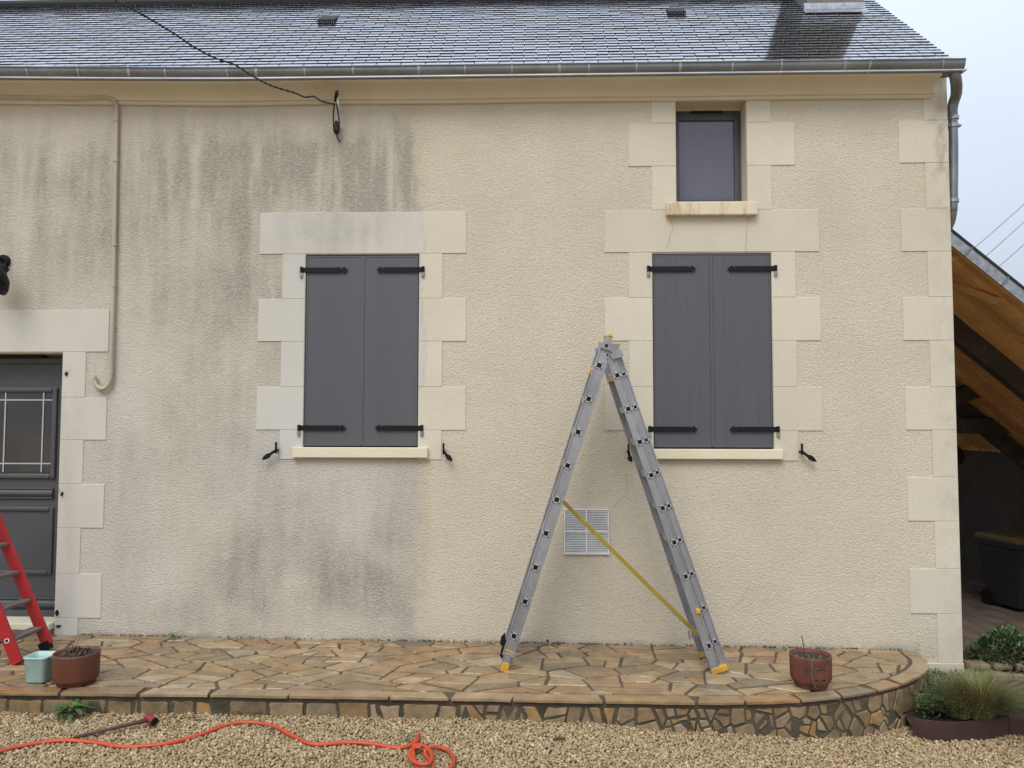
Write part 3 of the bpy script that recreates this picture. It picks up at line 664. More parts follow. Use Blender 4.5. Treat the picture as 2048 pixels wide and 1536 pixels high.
# roof's own offset (child of the house empty) is undone by its parent inverse, so world = local here
sc_ = tag(rest.build('slate_courses', M['slate_i'], roof), kind='stuff'); sc_.data.materials.append(M['edge']); sc_.data.polygons.foreach_set('material_index', [0 if i % 6 == 5 else 1 for i in range(len(sc_.data.polygons))])
tag(hooks.build('slate_hooks', M['hook'], roof), kind='stuff')
tag(MB().add([(XL, YR, RZ+.01), (VX, YR, RZ+.01), (VX, YB+.25, BZ-.08), (XL, YB+.25, BZ-.08)], [(0, 1, 2, 3)]).build('back_slope', M['slate_i'], roof))
MB().tube([(XL, YR+.01, RZ+.012), (VX, YR+.01, RZ+.012)], .055, 12).build('ridge_cap', M['under'], roof)
for px, py in ((655, 43), (1352, 27)):
    c = roof_at(px, py)
    def rp(u, v, w, c=c): return c+Vector((1, 0, 0))*u+su*v+sn*w
    q = MB(); w = .085
    q.add([rp(-w, -.06, .01), rp(w, -.06, .01), rp(w, -.06, .034), rp(-w, -.06, .034), rp(-w, .13, .02), rp(w, .13, .02)], [(0, 1, 2, 3), (3, 2, 5, 4), (0, 3, 4), (1, 5, 2)])
    vt = q.build('roof_vent', M['under'], roof)
    b = MB()
    for j in range(9):
        xx = -w+.012+j*(2*w-.024)/8; b.bar(rp(xx, -.064, .01), rp(xx, -.05, .036), .006, .006)
    b.build('vent_bars', M['zinc'], roof)
# chimney with its flashing
c0, c1 = roof_at(1612, 26), roof_at(1728, 24); CY = (c0.y+c1.y)/2; CZ = (c0.z+c1.z)/2
ch = MB().box((c0.x+.01, CY, CZ-.2), (c1.x-.01, CY+.62, CZ+2.3)); 
chim = ch.build('chimney', M['chim'], house)
MB().box((c0.x-.03, CY-.04, CZ+2.3), (c1.x+.03, CY+.66, CZ+2.38), .01).build('chimney_crown', M['chim'], chim)
MB().add([(c0.x-.02, CY-.012, CZ+.03), (c1.x+.01, CY-.012, CZ+.03), (c1.x+.01, CY-.006, CZ+.095), (c0.x-.02, CY-.006, CZ+.095)], [(0, 1, 2, 3)]).build('flashing', M['galv'], chim)
fb = Vector((0, CY, CZ)); MB().add([(c0.x-.03, CY-.07, CZ-.035), (c1.x+.02, CY-.07, CZ-.035), (c1.x+.02, CY-.014, CZ+.026), (c0.x-.03, CY-.014, CZ+.026)], [(0, 1, 2, 3)]).build('flashing', M['galv'], chim)
MB().add([(c0.x+.004, CY-.01, CZ+.13), (c0.x+.004, CY+.6, CZ+.13+.6*math.tan(SLOPE)), (c0.x+.004, CY+.6, CZ+.6*math.tan(SLOPE)), (c0.x+.004, CY-.01, CZ)], [(0, 1, 2, 3)]).build('flashing', M['zinc'], chim)
# downpipe at the corner
dp = [at(1908, 142, -.17), at(1911, 156, -.16), at(1913, 172, -.11), at(1912, 190, -.03), at(1907, 205, .02), at(1904, 222, .04), at(1905.5, 240, .05), at(1907, 300, .05), at(1906, 405, .05), at(1905, 422, .06), at(1902, 440, .09), at(1896, 455, .14)]
pipe = MB().tube(catmull(dp, 6), [.044]*18+[.042]*18+[.036]*31, 14).build('downpipe', M['zinc'], house, True)
for y in (236, 252, 402):
    p = at(1906.3, y, .05); MB().tube([p-Vector((0, 0, .014)), p+Vector((0, 0, .014))], .044, 14).build('pipe_collar', M['galv'], pipe)
p = at(1906.5, 252, .05); MB().box((p.x-.05, p.y-.02, p.z-.006), (p.x+.06, p.y+.02, p.z+.006)).build('pipe_bracket', M['zinc'], pipe)
# small upper window: frame, pane, rusty sill
o = OP[3]; D = .17; win = MB()
zt = at(1420, 222, D).z; zb = o[1]; xl, xr = o[0], o[2]; fw = .05
win.box((xl, D, zb), (xl+fw, D+.06, zt), .006).box((xr-fw, D, zb), (xr, D+.06, zt), .006).box((xl+fw, D, zt-.07), (xr-fw, D+.06, zt), .006).box((xl+fw, D, zb), (xr-fw, D+.06, zb+.07), .006)
wobj = win.build('window', M['door'], house)
q = MB(); i0 = .02
for a, b in (((xl+fw-.025, zb+.03), (xl+fw+.008, zt-.03)), ((xr-fw-.008, zb+.03), (xr-fw+.025, zt-.03))): q.box((a[0], D-.012, a[1]), (b[0], D+.03, b[1]), .004)
q.box((xl+fw+.009, D-.0115, zt-.085), (xr-fw-.009, D+.03, zt-.042), .004).box((xl+fw+.009, D-.0115, zb+.042), (xr-fw-.009, D+.03, zb+.066), .004)
q.build('sash', M['door'], wobj)
MB().box((xl+fw, D+.012, zb+.06), (xr-fw, D+.03, zt-.06)).build('pane', M['pane'], wobj)
MB().box((xl+.16, D-.022, zt-.022), (xr-.16, D-.001, zt-.006), .003).build('trickle_vent', M['blackp'], wobj)
MB().box((xl-.01, D-.005, zt), (xr+.01, D+.08, 4.5)).build('window_head', M['cream'], wobj)
a, b = at(1333, 404, -.06), at(1516, 429, -.06)
MB().box((a.x, -.062, b.z), (b.x, .15, a.z), .008).build('window_sill', M['sill_rusty'], house)
for (x0, y0), (x1, y1) in (((584, 894.5), (855, 916)), ((1289, 898), (1567, 919))):
    a, b = at(x0, y0, -.045), at(x1, y1, -.045); MB().box((a.x, -.047, b.z), (b.x, .12, a.z), .006).build('window_sill', M['sill'], house)
# shutters: two leaves each, strap hinges on pintles
def strap(parent, x_pin, x_tip, z):
    s = 1 if x_tip > x_pin else -1; L = abs(x_tip-x_pin); h = .021; q = MB(); Yf = -.004
    poly = [(0, -h), (L-.062, -h), (L-.056, -h*.55), (L-.05, -h*.55), (L-.04, -h*1.25), (L-.028, -h*1.15), (L, 0), (L-.028, h*1.15), (L-.04, h*1.25), (L-.05, h*.55), (L-.056, h*.55), (L-.062, h), (0, h)]
    if s < 0: poly = [(u, v) for u, v in poly[::-1]]
    q.prism(poly, lambda u, v, w: Vector((x_pin+s*u, Yf-w, z+v)), 0, .007)
    q.tube([(x_pin+s*.004, Yf-.008, z-.024), (x_pin+s*.004, Yf-.008, z+.026)], .013, 10)
    for u in (.09, .20, .32): q.tube([(x_pin+s*u, Yf-.005, z), (x_pin+s*u, Yf-.0105, z)], .006, 8)
    q.build('strap_hinge', M['iron'], parent)
    MB().tube([(x_pin+s*.004, Yf-.008, z-.062), (x_pin+s*.004, Yf-.008, z-.026)], .0145, 10).bar((x_pin+s*.004, Yf-.008, z-.05), (x_pin+s*.004, .02, z-.05), .012, .012).build('pintle', M['galv'], parent)
for wi, (wl, wr, zb, zt, boards) in enumerate(((-1.742, -.791, 1.575, 3.183, 1), (1.179, 2.148, 1.570, 3.180, 5))):
    mid = (wl+wr)/2+(.006 if wi == 0 else -.004)
    for s in (0, 1):
        x0, x1 = (wl, mid-.002) if s == 0 else (mid+.002, wr)
        if boards == 1:
            sh = MB().box((x0, .006, zb), (x1, .035, zt), .004).build('shutter', M['shutter'], house)
            fr = MB()
            for a, b in (((x0+.002, zb+.002), (x0+.014, zt-.002)), ((x1-.014, zb+.002), (x1-.002, zt-.002)), ((x0+.014, zb+.002), (x1-.014, zb+.016)), ((x0+.014, zt-.016), (x1-.014, zt-.002))): fr.box((a[0], .003, a[1]), (b[0], .010, b[1]))
            fr.build('edge_trim', M['shutter'], sh)
        else:
            sh = MB().box((x0+.004, .016, zb+.004), (x1-.004, .038, zt-.004), .003).build('shutter', M['shutter'], house)
            bw = (x1-x0-.028)/boards
            for k in range(boards): MB().box((x0+.014+k*bw+.00012, .0058, zb+.014), (x0+.014+(k+1)*bw-.00012, .020, zt-.014), .0010).build('board', M['shutter'], sh)
            fr = MB()
            for a, b in (((x0, zb), (x0+.0135, zt)), ((x1-.0135, zb), (x1, zt)), ((x0+.0138, zb), (x1-.0138, zb+.0135)), ((x0+.0138, zt-.0135), (x1-.0138, zt))): fr.box((a[0], .004, a[1]), (b[0], .022, b[1]), .003)
            fr.build('edge_trim', M['shutter'], sh)
        for zz in (zt-.125, zb+.15):
            if s == 0: strap(sh, wl-.045, wl+.355, zz)
            else: strap(sh, wr+.045, wr-.355, zz)
    if True:
        MB().box((mid-.012, .0, zb+.006), (mid+.012, .0058, zt-.006), .002).build('cover_strip', M['shutter'], sh)
    MB().add([(wl-.04, .10, zb-.05), (wr+.04, .10, zb-.05), (wr+.04, .10, zt+.05), (wl-.04, .10, zt+.05)], [(0, 1, 2, 3)]).build('window_back', M['under'], house)
# shutter stays on the wall
def stay(px, py, tip, mirror):
    p = at(px, py, -.05); t = at(*tip, -.05); q = MB()
    q.tube([(p.x, .0, p.z-.01), (p.x, -.055, p.z-.01)], .010, 8)
    q.bar((p.x, -.05, p.z-.035), (p.x, -.05, p.z+.058), .016, .020, (0, 1, 0), .004)
    d = Vector((t.x-p.x, 0, t.z-p.z)); L = d.length; d.normalize(); r = Vector((-d.z, 0, d.x))
    kn = Vector((p.x, -.05, p.z-.012))
    poly = [(0, -.010), (L*.38, -.011), (L*.55, -.021), (L*.8, -.016), (L, 0), (L*.8, .016), (L*.55, .021), (L*.38, .011), (0, .010)]
    q.prism(poly, lambda u, v, w: kn+d*u+r*v+Vector((0, -w, 0)), 0, .010)
    q.build('shutter_stay', M['iron'], house)
stay(552, 898, (524, 917), 0); stay(887, 900, (905, 920), 1); stay(1257, 901, (1262, 922), 0); stay(1604, 901, (1633, 921), 1)
for pl_ in (((1345, 431), (1343, 446), (1347, 458), (1340, 470), (1338, 486), (1332, 498)), ((1499, 431), (1496, 445), (1493, 462), (1493, 478), (1491, 492), (1493, 503))):
    MB().tube([at(x, y, -.0088) for x, y in pl_], .0007, 5).build('crack', M['tool'], house)
for pl_ in (((1254, 915), (1256, 935), (1252, 955), (1256, 975), (1250, 990), (1238, 1002), (1228, 1012)), ((1500, 1170), (1490, 1185), (1478, 1205), (1464, 1218))):
    MB().tube([at(x, y, -.001) for x, y in pl_], .0007, 5).build('crack', M['strap'], house)
def stub(x, y, w, h):
    q = MB(); c = at(x, y, -.009); k = 9
    poly = [(math.cos(a)*w*random.uniform(.5, 1), math.sin(a)*h*random.uniform(.5, 1)) for a in np.linspace(0, 2*PI, k+1)[:-1]]
    q.prism(poly, lambda u, v, t_: Vector((c.x+u, c.y-t_, c.z+v)), -.002, .0025).tube([c+Vector((0, 0, -.004)), c+Vector((0, -.014, -.006))], .008, 8); q.build('hinge_stub', M['iron'], house)
stub(133, 748, .022, .018); stub(124, 988, .014, .028); stub(114, 1226, .018, .03); stub(117, 1252, .03, .012)
# entrance door
D = .19; dx0, dx1, dz0, dz1 = -4.86, -3.82, .10, 2.357
door = MB().box((dx0, D, dz0), (dx1, D+.05, dz1)).build('door', M['door'], house)
def dpt(x, y, Y=D): return at(x, y, Y)
def dz(y): return at(60, y, D).z
gx1 = dpt(107, 860).x; gx0 = 2*(-4.34)-gx1-.02
def frame(x0, x1, za, zb, w, d, mat=None, nm='moulding', bev=.006):
    q = MB(); q.box((x0, D-d, za), (x0+w, D+.01, zb), bev).box((x1-w, D-d, za), (x1, D+.01, zb), bev).box((x0+w, D-d+.0012, za), (x1-w, D+.01, za+w), bev).box((x0+w, D-d+.0012, zb-w), (x1-w, D+.01, zb), bev)
    return q.build(nm, mat or M['door'], door)
frame(gx0-.045, gx1+.035, dz(957), dz(775), .042, .026, nm='moulding', bev=.012)
MB().box((gx0, D-.006, dz(944)), (gx1, D-.001, dz(785)), 0).build('pane', M['dglass'], door)
M['lead'] = pmat('leaded_bar', (.42, .44, .46), (.36, .38, .40), 9, .45)
for y in (800, 927): MB().box((gx0, D-.012, dz(y)-.0055), (gx1, D-.0065, dz(y)+.0055)).build('glazing_bar', M['lead'], door)
for x in (at(11, 860, D).x, at(87, 860, D).x): MB().box((x-.0055, D-.0135, dz(944)), (x+.0055, D-.008, dz(785))).build('glazing_bar', M['lead'], door)
q = MB(); xr = dpt(108, 985).x; zc = dz(986)
q.tube([(dx0+.1, D-.004, zc), (xr, D-.004, zc)], .030, 14).box((dx0+.1, D-.018, zc-.047), (xr, D+.01, zc-.031), .004).box((dx0+.1, D-.018, zc+.031), (xr, D+.01, zc+.047), .004); q.build('rail_moulding', M['door'], door, False)
frame(gx0-.06, dpt(107, 1080).x, dz(1149), dz(1013), .038, .02, bev=.011)
q = MB(); zc = dz(1207); q.tube([(dx0+.02, D-.004, zc), (dx1-.02, D-.004, zc)], .034, 14).box((dx0+.01, D-.02, zc-.075), (dx1-.01, D+.01, zc-.05), .006).box((dx0+.01, D-.03, zc-.13), (dx1-.01, D+.01, zc-.095), .006).box((dx0+.01, D-.018, zc+.038), (dx1-.01, D+.01, zc+.052), .004); q.build('weather_bar', M['door'], door)
frame(dx0+.004, dx1-.004, dz0+.01, dz1-.03, .045, .03, nm='door_frame', bev=.004)
MB().box((dx0+.2, D-.05, dz1-.028), (-4.08, D-.0, dz1-.006), .003).build('trickle_vent', M['blackp'], door)
MB().box((dx0-.05, -.06, .045), (dx1-.003, .24, .105), .012).build('threshold', M['sill'], house)
MB().box((dx0-.1, -.05, -.02), (dx1-.006, .22, .044), .01).build('door_step', M['pave'], house)
# ------------------------------------------------------------------ fittings on the wall
# painted conduit: along the cornice, down the wall, hooked end
path = [(-60, 194, -.05), (60, 195, -.05), (150, 196.5, -.05), (205, 195, -.05), (222, 197, -.048), (231, 206, -.04), (233.5, 222, -.03), (232.5, 300, -.027), (229, 480, -.027), (226, 610, -.032), (223, 700, -.036), (222, 745, -.034), (220, 762, -.033), (213, 774, -.033), (203, 777.5, -.033), (194, 772, -.033), (189, 762, -.033), (188.5, 752, -.033)]
con = thing('conduit', 'thin cream painted pipe running down the wall to a hooked end beside the door', 'pipe', at(222, 776, -.03))
MB().tube(catmull([at(*p) for p in path], 6), .0175, 10).build('tube', M['conduit'], con, True)
for x, y in ((233, 240), (232, 322), (229.5, 490), (227.5, 572), (225, 655), (222.5, 742)):
    p = at(x, y, -.029); MB().tube([p-Vector((0, 0, .008)), p+Vector((0, 0, .008))], .0215, 10).build('clip', M['conduit'], con)
for x in (75, 160): p = at(x, 196, -.05); MB().tube([p-Vector((.008, 0, 0)), p+Vector((.008, 0, 0))], .021, 10).build('clip', M['conduit'], con)
# overhead service cable with its clamp
cab = thing('service_cable', 'black twisted overhead cable anchored high on the wall with a hanging clamp', 'cable', at(672, 207, -.1))
pts = [at(-260, -330, -3.4), at(60, -95, -2.2), at(272, 22, -1.45), at(340, 62, -1.2), at(385, 92, -1.05), at(425, 114, -.9), at(470, 130, -.75), at(510, 155, -.6), at(545, 172, -.45), at(590, 186, -.33), at(610, 194, -.28), at(628, 193, -.25), at(645, 203, -.22), at(668, 208, -.18)]
cp = catmull(pts, 14)
for ph in (0, PI):
    q = MB(); pp = []
    for i, p in enumerate(cp): pp.append(p+Vector((0, math.cos(i*.9+ph), math.sin(i*.9+ph)))*.0042)
    q.tube(pp, .0046, 6).build('strand', M['cable'], cab, True)
q = MB(); a, b = at(673, 184, -.17), at(671, 203, -.12); q.bar(a, b, .022, .03, (0, 1, 0), .006).tube([at(674, 182, -.17), at(674, 190, -.17)], .014, 8); q.build('anchor_clamp', M['blackp'], cab)
MB().tube([at(676, 204, -.12), at(677, 214, -.09), at(680, 222, -.0)], .008, 8).bar(at(675, 196, -.14), at(676, 210, -.12), .012, .012).build('wall_hook', M['white'], cab)
MB().tube(catmull([at(669, 206, -.16), at(667, 225, -.10), at(667, 250, -.06), at(671, 263, -.05)], 5), .006, 6).build('loop', M['cable'], cab)
MB().tube(catmull([at(673, 206, -.16), at(676, 225, -.10), at(678.5, 245, -.06), at(676, 262, -.05)], 5), .006, 6).build('loop', M['cable'], cab)
p = at(673, 255, -.05); MB().box((p.x-.024, p.y-.025, p.z-.04), (p.x+.024, p.y+.025, p.z+.03), .008).box((p.x-.014, p.y-.018, p.z+.03), (p.x+.014, p.y+.018, p.z+.055), .006).box((p.x-.016, p.y-.018, p.z-.055), (p.x+.014, p.y+.018, p.z-.04), .004).build('connector', M['blackp'], cab)
MB().tube(catmull([at(673, 268, -.05), at(675, 276, -.03), at(680, 283, -.003)], 5), .006, 6).build('tail', M['twig'], cab)
# barn lamp at the left edge
lp = thing('wall_lamp', 'black metal barn lamp on the wall above the door', 'lamp', at(8, 523))
c = at(9, 523); MB().tube([(c.x, .0, c.z), (c.x, -.02, c.z), (c.x, -.03, c.z)], [.056, .056, .045], 24).build('wall_plate', M['iron'], lp, False)
ap = [(c.x, -.02, c.z), (c.x, -.10, c.z+.03), (c.x+.03, -.16, c.z+.03), tuple(at(-2, 532, -.17))]
MB().tube(catmull(ap, 6), .012, 10).build('arm', M['iron'], lp, True)
q = MB(); sh = [(.03, .06), (.036, .03), (.06, .015), (.10, -.01), (.128, -.05), (.135, -.075), (.128, -.074), (.095, -.02), (.03, .01)]
q.lathe((0, 0, 0), sh, 32); R3 = Matrix.Rotation(rad(-38), 3, 'X') @ Matrix.Rotation(rad(24), 3, 'Y')
cs = at(-4, 545, -.2); q.v = [cs+R3 @ (p*1.25) for p in q.v]; q.build('shade', M['iron'], lp, True)
# white vent grille low on the wall
a, b = at(1128, 1018, -.01), at(1218, 1109, -.01); gr = thing('vent_grille', 'square white louvred vent grille low on the wall behind the ladder', 'vent', ((a.x+b.x)/2, 0, b.z))
q = MB(); mx_, mz_ = (a.x+b.x)/2, (a.z+b.z)/2; w = .009
for x0, x1 in ((a.x, a.x+w), (mx_-w*.7, mx_+w*.7), (b.x-w, b.x)): q.box((x0, -.022, b.z), (x1, .0, a.z), .002)
for z0_, z1_ in ((b.z, b.z+w), (mz_-w*.6, mz_+w*.6), (a.z-w, a.z)): q.box((a.x+.001, -.0205, z0_), (b.x-.001, .0, z1_), .002)
q.build('frame', M['white'], gr)
MB().add([(a.x, -.003, b.z), (b.x, -.003, b.z), (b.x, -.003, a.z), (a.x, -.003, a.z)], [(0, 1, 2, 3)]).build('backing', M['under'], gr)
for hx0, hx1 in ((a.x+w, mx_-w*.7), (mx_+w*.7, b.x-w)):
    for hz0, hz1 in ((b.z+w, mz_-w*.6), (mz_+w*.6, a.z-w)):
        k = 12; st = (hz1-hz0)/k
        for i in range(k):
            z = hz0+st*(i+.5); MB().add([(hx0, -.018, z-st*.33), (hx1, -.018, z-st*.33), (hx1, -.006, z+st*.30), (hx0, -.006, z+st*.30), (hx0, -.016, z-st*.40), (hx1, -.016, z-st*.40)], [(0, 1, 2, 3), (4, 5, 1, 0)]).build('slat', M['white'], gr)

# ------------------------------------------------------------------ aluminium ladder opened as an A-frame, rungs running towards the wall
YN = on_terrace(1440, 1347).y; YF = YN+.40
lad = thing('aluminium_ladder', 'tall aluminium folding ladder standing open on the terrace with a yellow brace', 'ladder', on_terrace(1225, 1348))
def stile(pa, pb, w, Y, mat=None, d=.026, name='stile'):
    a, b = at(*pa, YN), at(*pb, YN); a.y = b.y = Y
    q = MB().bar(a, b, d, w, (1, 0, 0), .004)
    dd = (b-a).normalized(); r = Vector((dd.z, 0, -dd.x))
    for s in (-1, 1):                        # raised lips along both edges
        q.bar(a+r*s*(w/2-.006)+Vector((0, -d/2-.002, 0)), b+r*s*(w/2-.006)+Vector((0, -d/2-.002, 0)), .008, .011, (1, 0, 0), .002)
    q.build(name, mat or M['alu'], lad); return a, b
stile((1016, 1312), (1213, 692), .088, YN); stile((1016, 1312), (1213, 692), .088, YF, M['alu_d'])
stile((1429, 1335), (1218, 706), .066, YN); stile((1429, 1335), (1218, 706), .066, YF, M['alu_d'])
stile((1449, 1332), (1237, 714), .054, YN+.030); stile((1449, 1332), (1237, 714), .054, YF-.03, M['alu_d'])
def rungs(pts, w, y0, y1, ang):
    for x, y in pts:
        c = at(x, y, YN); e = Vector((math.cos(ang), 0, math.sin(ang))); g = Vector((-math.sin(ang), 0, math.cos(ang))); q = MB(); h = w/2; t = .0075
        for k in range(4):                   # hollow square tube
            sx, sz = ((1, 0), (-1, 0), (0, 1), (0, -1))[k]
            ce = c+e*sx*(h-t/2)+g*sz*(h-t/2); q.bar(Vector((ce.x, y0-.0195, ce.z)), Vector((ce.x, y1+.015, ce.z)), t if sx else w-.0001*k, w if sx else t, tuple(g))
        r = q.build('rung', M['alu_b'], lad)
        MB().bar(Vector((c.x, y0-.0165, c.z)), Vector((c.x, y0+.02, c.z)), w-2*t, w-2*t, tuple(g)).build('rung_end_fill', M['rubber'], r)  # dark fill stands in for the shade inside the open tube end
la = math.atan2(1312-692, 1213-1016)-PI/2
rungs([(1198, 731), (1177, 798), (1156, 864), (1135, 931), (1113.5, 999), (1092, 1066), (1071, 1134), (1050, 1202), (1028, 1271)], .049, YN, YF, -rad(17.6))
rungs([(1234, 751), (1256, 818), (1279, 884), (1302, 950), (1325, 1016), (1348, 1084), (1371, 1152), (1418, 1290)], .046, YN, YF, rad(18))
rungs([(1248, 748), (1271, 814), (1293, 880), (1315, 945), (1338, 1012), (1360, 1080), (1384, 1148), (1408, 1216), (1431, 1284)], .038, YN+.027, YF-.03, rad(18))
p = at(1395, 1221, YN); MB().box((p.x-.018, YN-.03, p.z-.018), (p.x+.018, YN, p.z+.018), .006).build('rung_end_fill', M['yellow'], lad)
# feet
a, b = at(1016, 1312, YN), at(1010, 1332, YN)
MB().bar(at(1017, 1306, YN), at(1011, 1330, YN), .03, .062, (1, 0, 0), .004).build('foot_tube', M['galv'], lad)
MB().bar(at(1020, 1300, YN), at(1018, 1304, YN), .034, .075, (1, 0, 0), .003).build('foot_collar', M['yellow'], lad)
q = MB().bar(at(1013, 1322, YN), at(1008, 1344, YN), .034, .062, (1, 0, 0), .012); q.tube([at(1007.5, 1347, YN)-Vector((0, .02, 0)), at(1007.5, 1347, YN)+Vector((0, .02, 0))], .027, 14); q.build('foot', M['yellow'], lad)
MB().bar(at(1007.5, 1352, YN)-Vector((0, .025, 0)), at(1007.5, 1352, YN)+Vector((0, .025, 0)), .05, .014, (0, 0, 1), .004).build('foot_pad', M['rubber'], lad)
fp = at(1016, 1312, YN); q = MB().bar((fp.x, YF, fp.z), (fp.x-.035, YF, tz(fp.x)+.01), .034, .07, (1, 0, 0), .008); q.build('foot', M['rubber'], lad)
for yy in (1284, 1309):
    p = at(1004.5, yy, YN); MB().add([(p.x+.02, YN+.06, p.z+.05), (p.x-.012, YN+.06, p.z+.015), (p.x-.02, YN+.06, p.z-.03), (p.x-.004, YN+.06, p.z-.05), (p.x+.02, YN+.06, p.z-.035)]+[(p.x+.02, YN+.085, p.z+.05), (p.x-.012, YN+.085, p.z+.015), (p.x-.02, YN+.085, p.z-.03), (p.x-.004, YN+.085, p.z-.05), (p.x+.02, YN+.085, p.z-.035)], [(0, 1, 2, 3, 4), (9, 8, 7, 6, 5)]+[(i, 5+i, 5+(i+1) % 5, (i+1) % 5) for i in range(5)]).build('hook_guard', M['rubber'], lad)
for Y in (YN, YF):
    a, b = at(1433, 1333, YN), at(1437, 1345, YN); a.y = b.y = Y
    MB().bar(a-Vector((0, 0, 0)), b, .04, .10, (1, 0, 0), .006).bar(a+Vector((.047, .01, .008)), b+Vector((.047, .01, .012)), .04, .055, (1, 0, 0), .006).build('foot', M['yellow'], lad)
# hinge head
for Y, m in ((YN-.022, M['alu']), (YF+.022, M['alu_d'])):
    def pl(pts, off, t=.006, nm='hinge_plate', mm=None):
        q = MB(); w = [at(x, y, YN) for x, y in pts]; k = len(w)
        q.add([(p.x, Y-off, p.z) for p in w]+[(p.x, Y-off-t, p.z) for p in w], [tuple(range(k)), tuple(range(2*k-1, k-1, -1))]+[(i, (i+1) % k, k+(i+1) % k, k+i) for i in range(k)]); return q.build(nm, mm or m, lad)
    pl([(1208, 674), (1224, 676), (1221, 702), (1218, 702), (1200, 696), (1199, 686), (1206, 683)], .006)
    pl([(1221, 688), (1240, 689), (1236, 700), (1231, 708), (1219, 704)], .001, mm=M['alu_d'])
    pl([(1219, 709), (1240, 698), (1247, 713), (1224, 720)], .000, .012)
    c = at(1212, 692, YN); MB().tube([(c.x, Y-.002, c.z), (c.x, Y-.018, c.z)], .012, 12).build('bolt', M['iron'], lad)
    cap = MB(); cc_ = at(1216, 675, YN); cap.lathe((0, 0, 0), [(.001, .028), (.015, .026), (.028, .016), (.034, 0), (.001, 0)], 18); cap.v = [Vector((cc_.x+p.x*1.05, Y+p.y*.55+.012, cc_.z+p.z)) for p in cap.v]; cap.build('end_cap', M['yellow'], lad, True)
MB().tube([(at(1212, 692, YN).x, YN, at(1212, 692, YN).z), (at(1212, 692, YN).x, YF, at(1212, 692, YN).z)], .014, 10).build('hinge_rod', M['alu_d'], lad)
p = at(1222, 757, YF-.03); MB().box((p.x-.02, YF-.05, p.z-.03), (p.x+.02, YF-.012, p.z+.03), .01).build('latch', M['yellow'], lad)
p = at(1184, 741, YF-.03); MB().box((p.x-.012, YF-.05, p.z-.04), (p.x+.012, YF-.012, p.z+.02), .008).build('latch', M['yellow'], lad)
ya = YN+.2
a, b = at(1122, 999, ya), at(1394, 1268, ya); MB().bar(a, b, .008, .030, (1, 0, 1), .002).build('brace', M['strap'], lad)
p = at(1394, 1272, ya); MB().tube([at(1378, 1262, ya), at(1379, 1278, ya), at(1386, 1270, ya)], .008, 8).box((p.x-.03, ya-.02, p.z-.03), (p.x+.03, ya+.02, p.z+.02), .008).build('brace_hook', M['galv'], lad)

# ------------------------------------------------------------------ red stepladder at the left edge
f0 = on_terrace(36, 1329); RN = f0.y; RF = RN+.34
red = thing('red_stepladder', 'red painted stepladder with worn grey treads standing by the door', 'stepladder', f0)
fa = Vector((at(36, 1327, RN).x, RN, 0)); top = at(-16, 1195, RN); dirv = (Vector((top.x, 0, top.z))-Vector((fa.x, 0, at(36, 1327, RN).z))).normalized()
zf = tz(fa.x)
LR = 1.55
for Y, m0 in ((RN, 0.0), (RF, .05)):
    a = Vector((fa.x, Y, zf+m0)); b = Vector((fa.x, Y, zf))+dirv*LR; MB().bar(a+dirv*.0, b, .03, .082, (1, 0, 0), .004).build('rail', M['red'], red)
MB().bar(Vector((fa.x-.0, RF, zf+.004)), Vector((fa.x, RF, zf))+dirv*.075, .036, .092, (1, 0, 0), .006).build('rail_shoe', M['rubber'], red)
MB().bar(Vector((fa.x-.0, RN, zf+.001)), Vector((fa.x, RN, zf))+dirv*.012, .034, .086, (1, 0, 0), .003).build('rail_shoe', M['rubber'], red)
for k in range(6):
    s = .19+k*.235; c = Vector((fa.x, 0, zf))+dirv*s
    tr = MB().bar((c.x+.0, RN+.012, c.z), (c.x+.0, RF-.012, c.z), .085, .026, (0, 0, 1), .005).build('tread', M['tread'], red)
    q = MB(); g = dirv; e = Vector((dirv.z, 0, -dirv.x))
    for sx, sz in ((1, 0), (-1, 0), (0, 1), (0, -1)):
        ce = c+e*sx*.014+g*sz*.014; q.bar((ce.x, RN-.019, ce.z), (ce.x, RN-.005, ce.z), .006 if sx else .034, .034 if sx else .006, tuple(g))
    pr = q.build('rung_rim', M['white'], red); MB().bar((c.x, RN-.0175, c.z), (c.x, RN-.005, c.z), .024, .024, tuple(g)).build('rung_end_fill', M['rubber'], red)  # black square paints the shade of the hollow rung inside its white rim
tp = Vector((fa.x, 0, zf))+dirv*LR
for Y in (RN+.04, RF-.04): MB().bar((tp.x, Y, tp.z), (tp.x-.55, Y, zf+.0), .024, .05, (1, 0, 0), .004).build('rear_leg', M['red'], red)
MB().box((tp.x-.12, RN-.02, tp.z-.01), (tp.x+.06, RF+.02, tp.z+.02), .006).build('top_step', M['tread'], red)

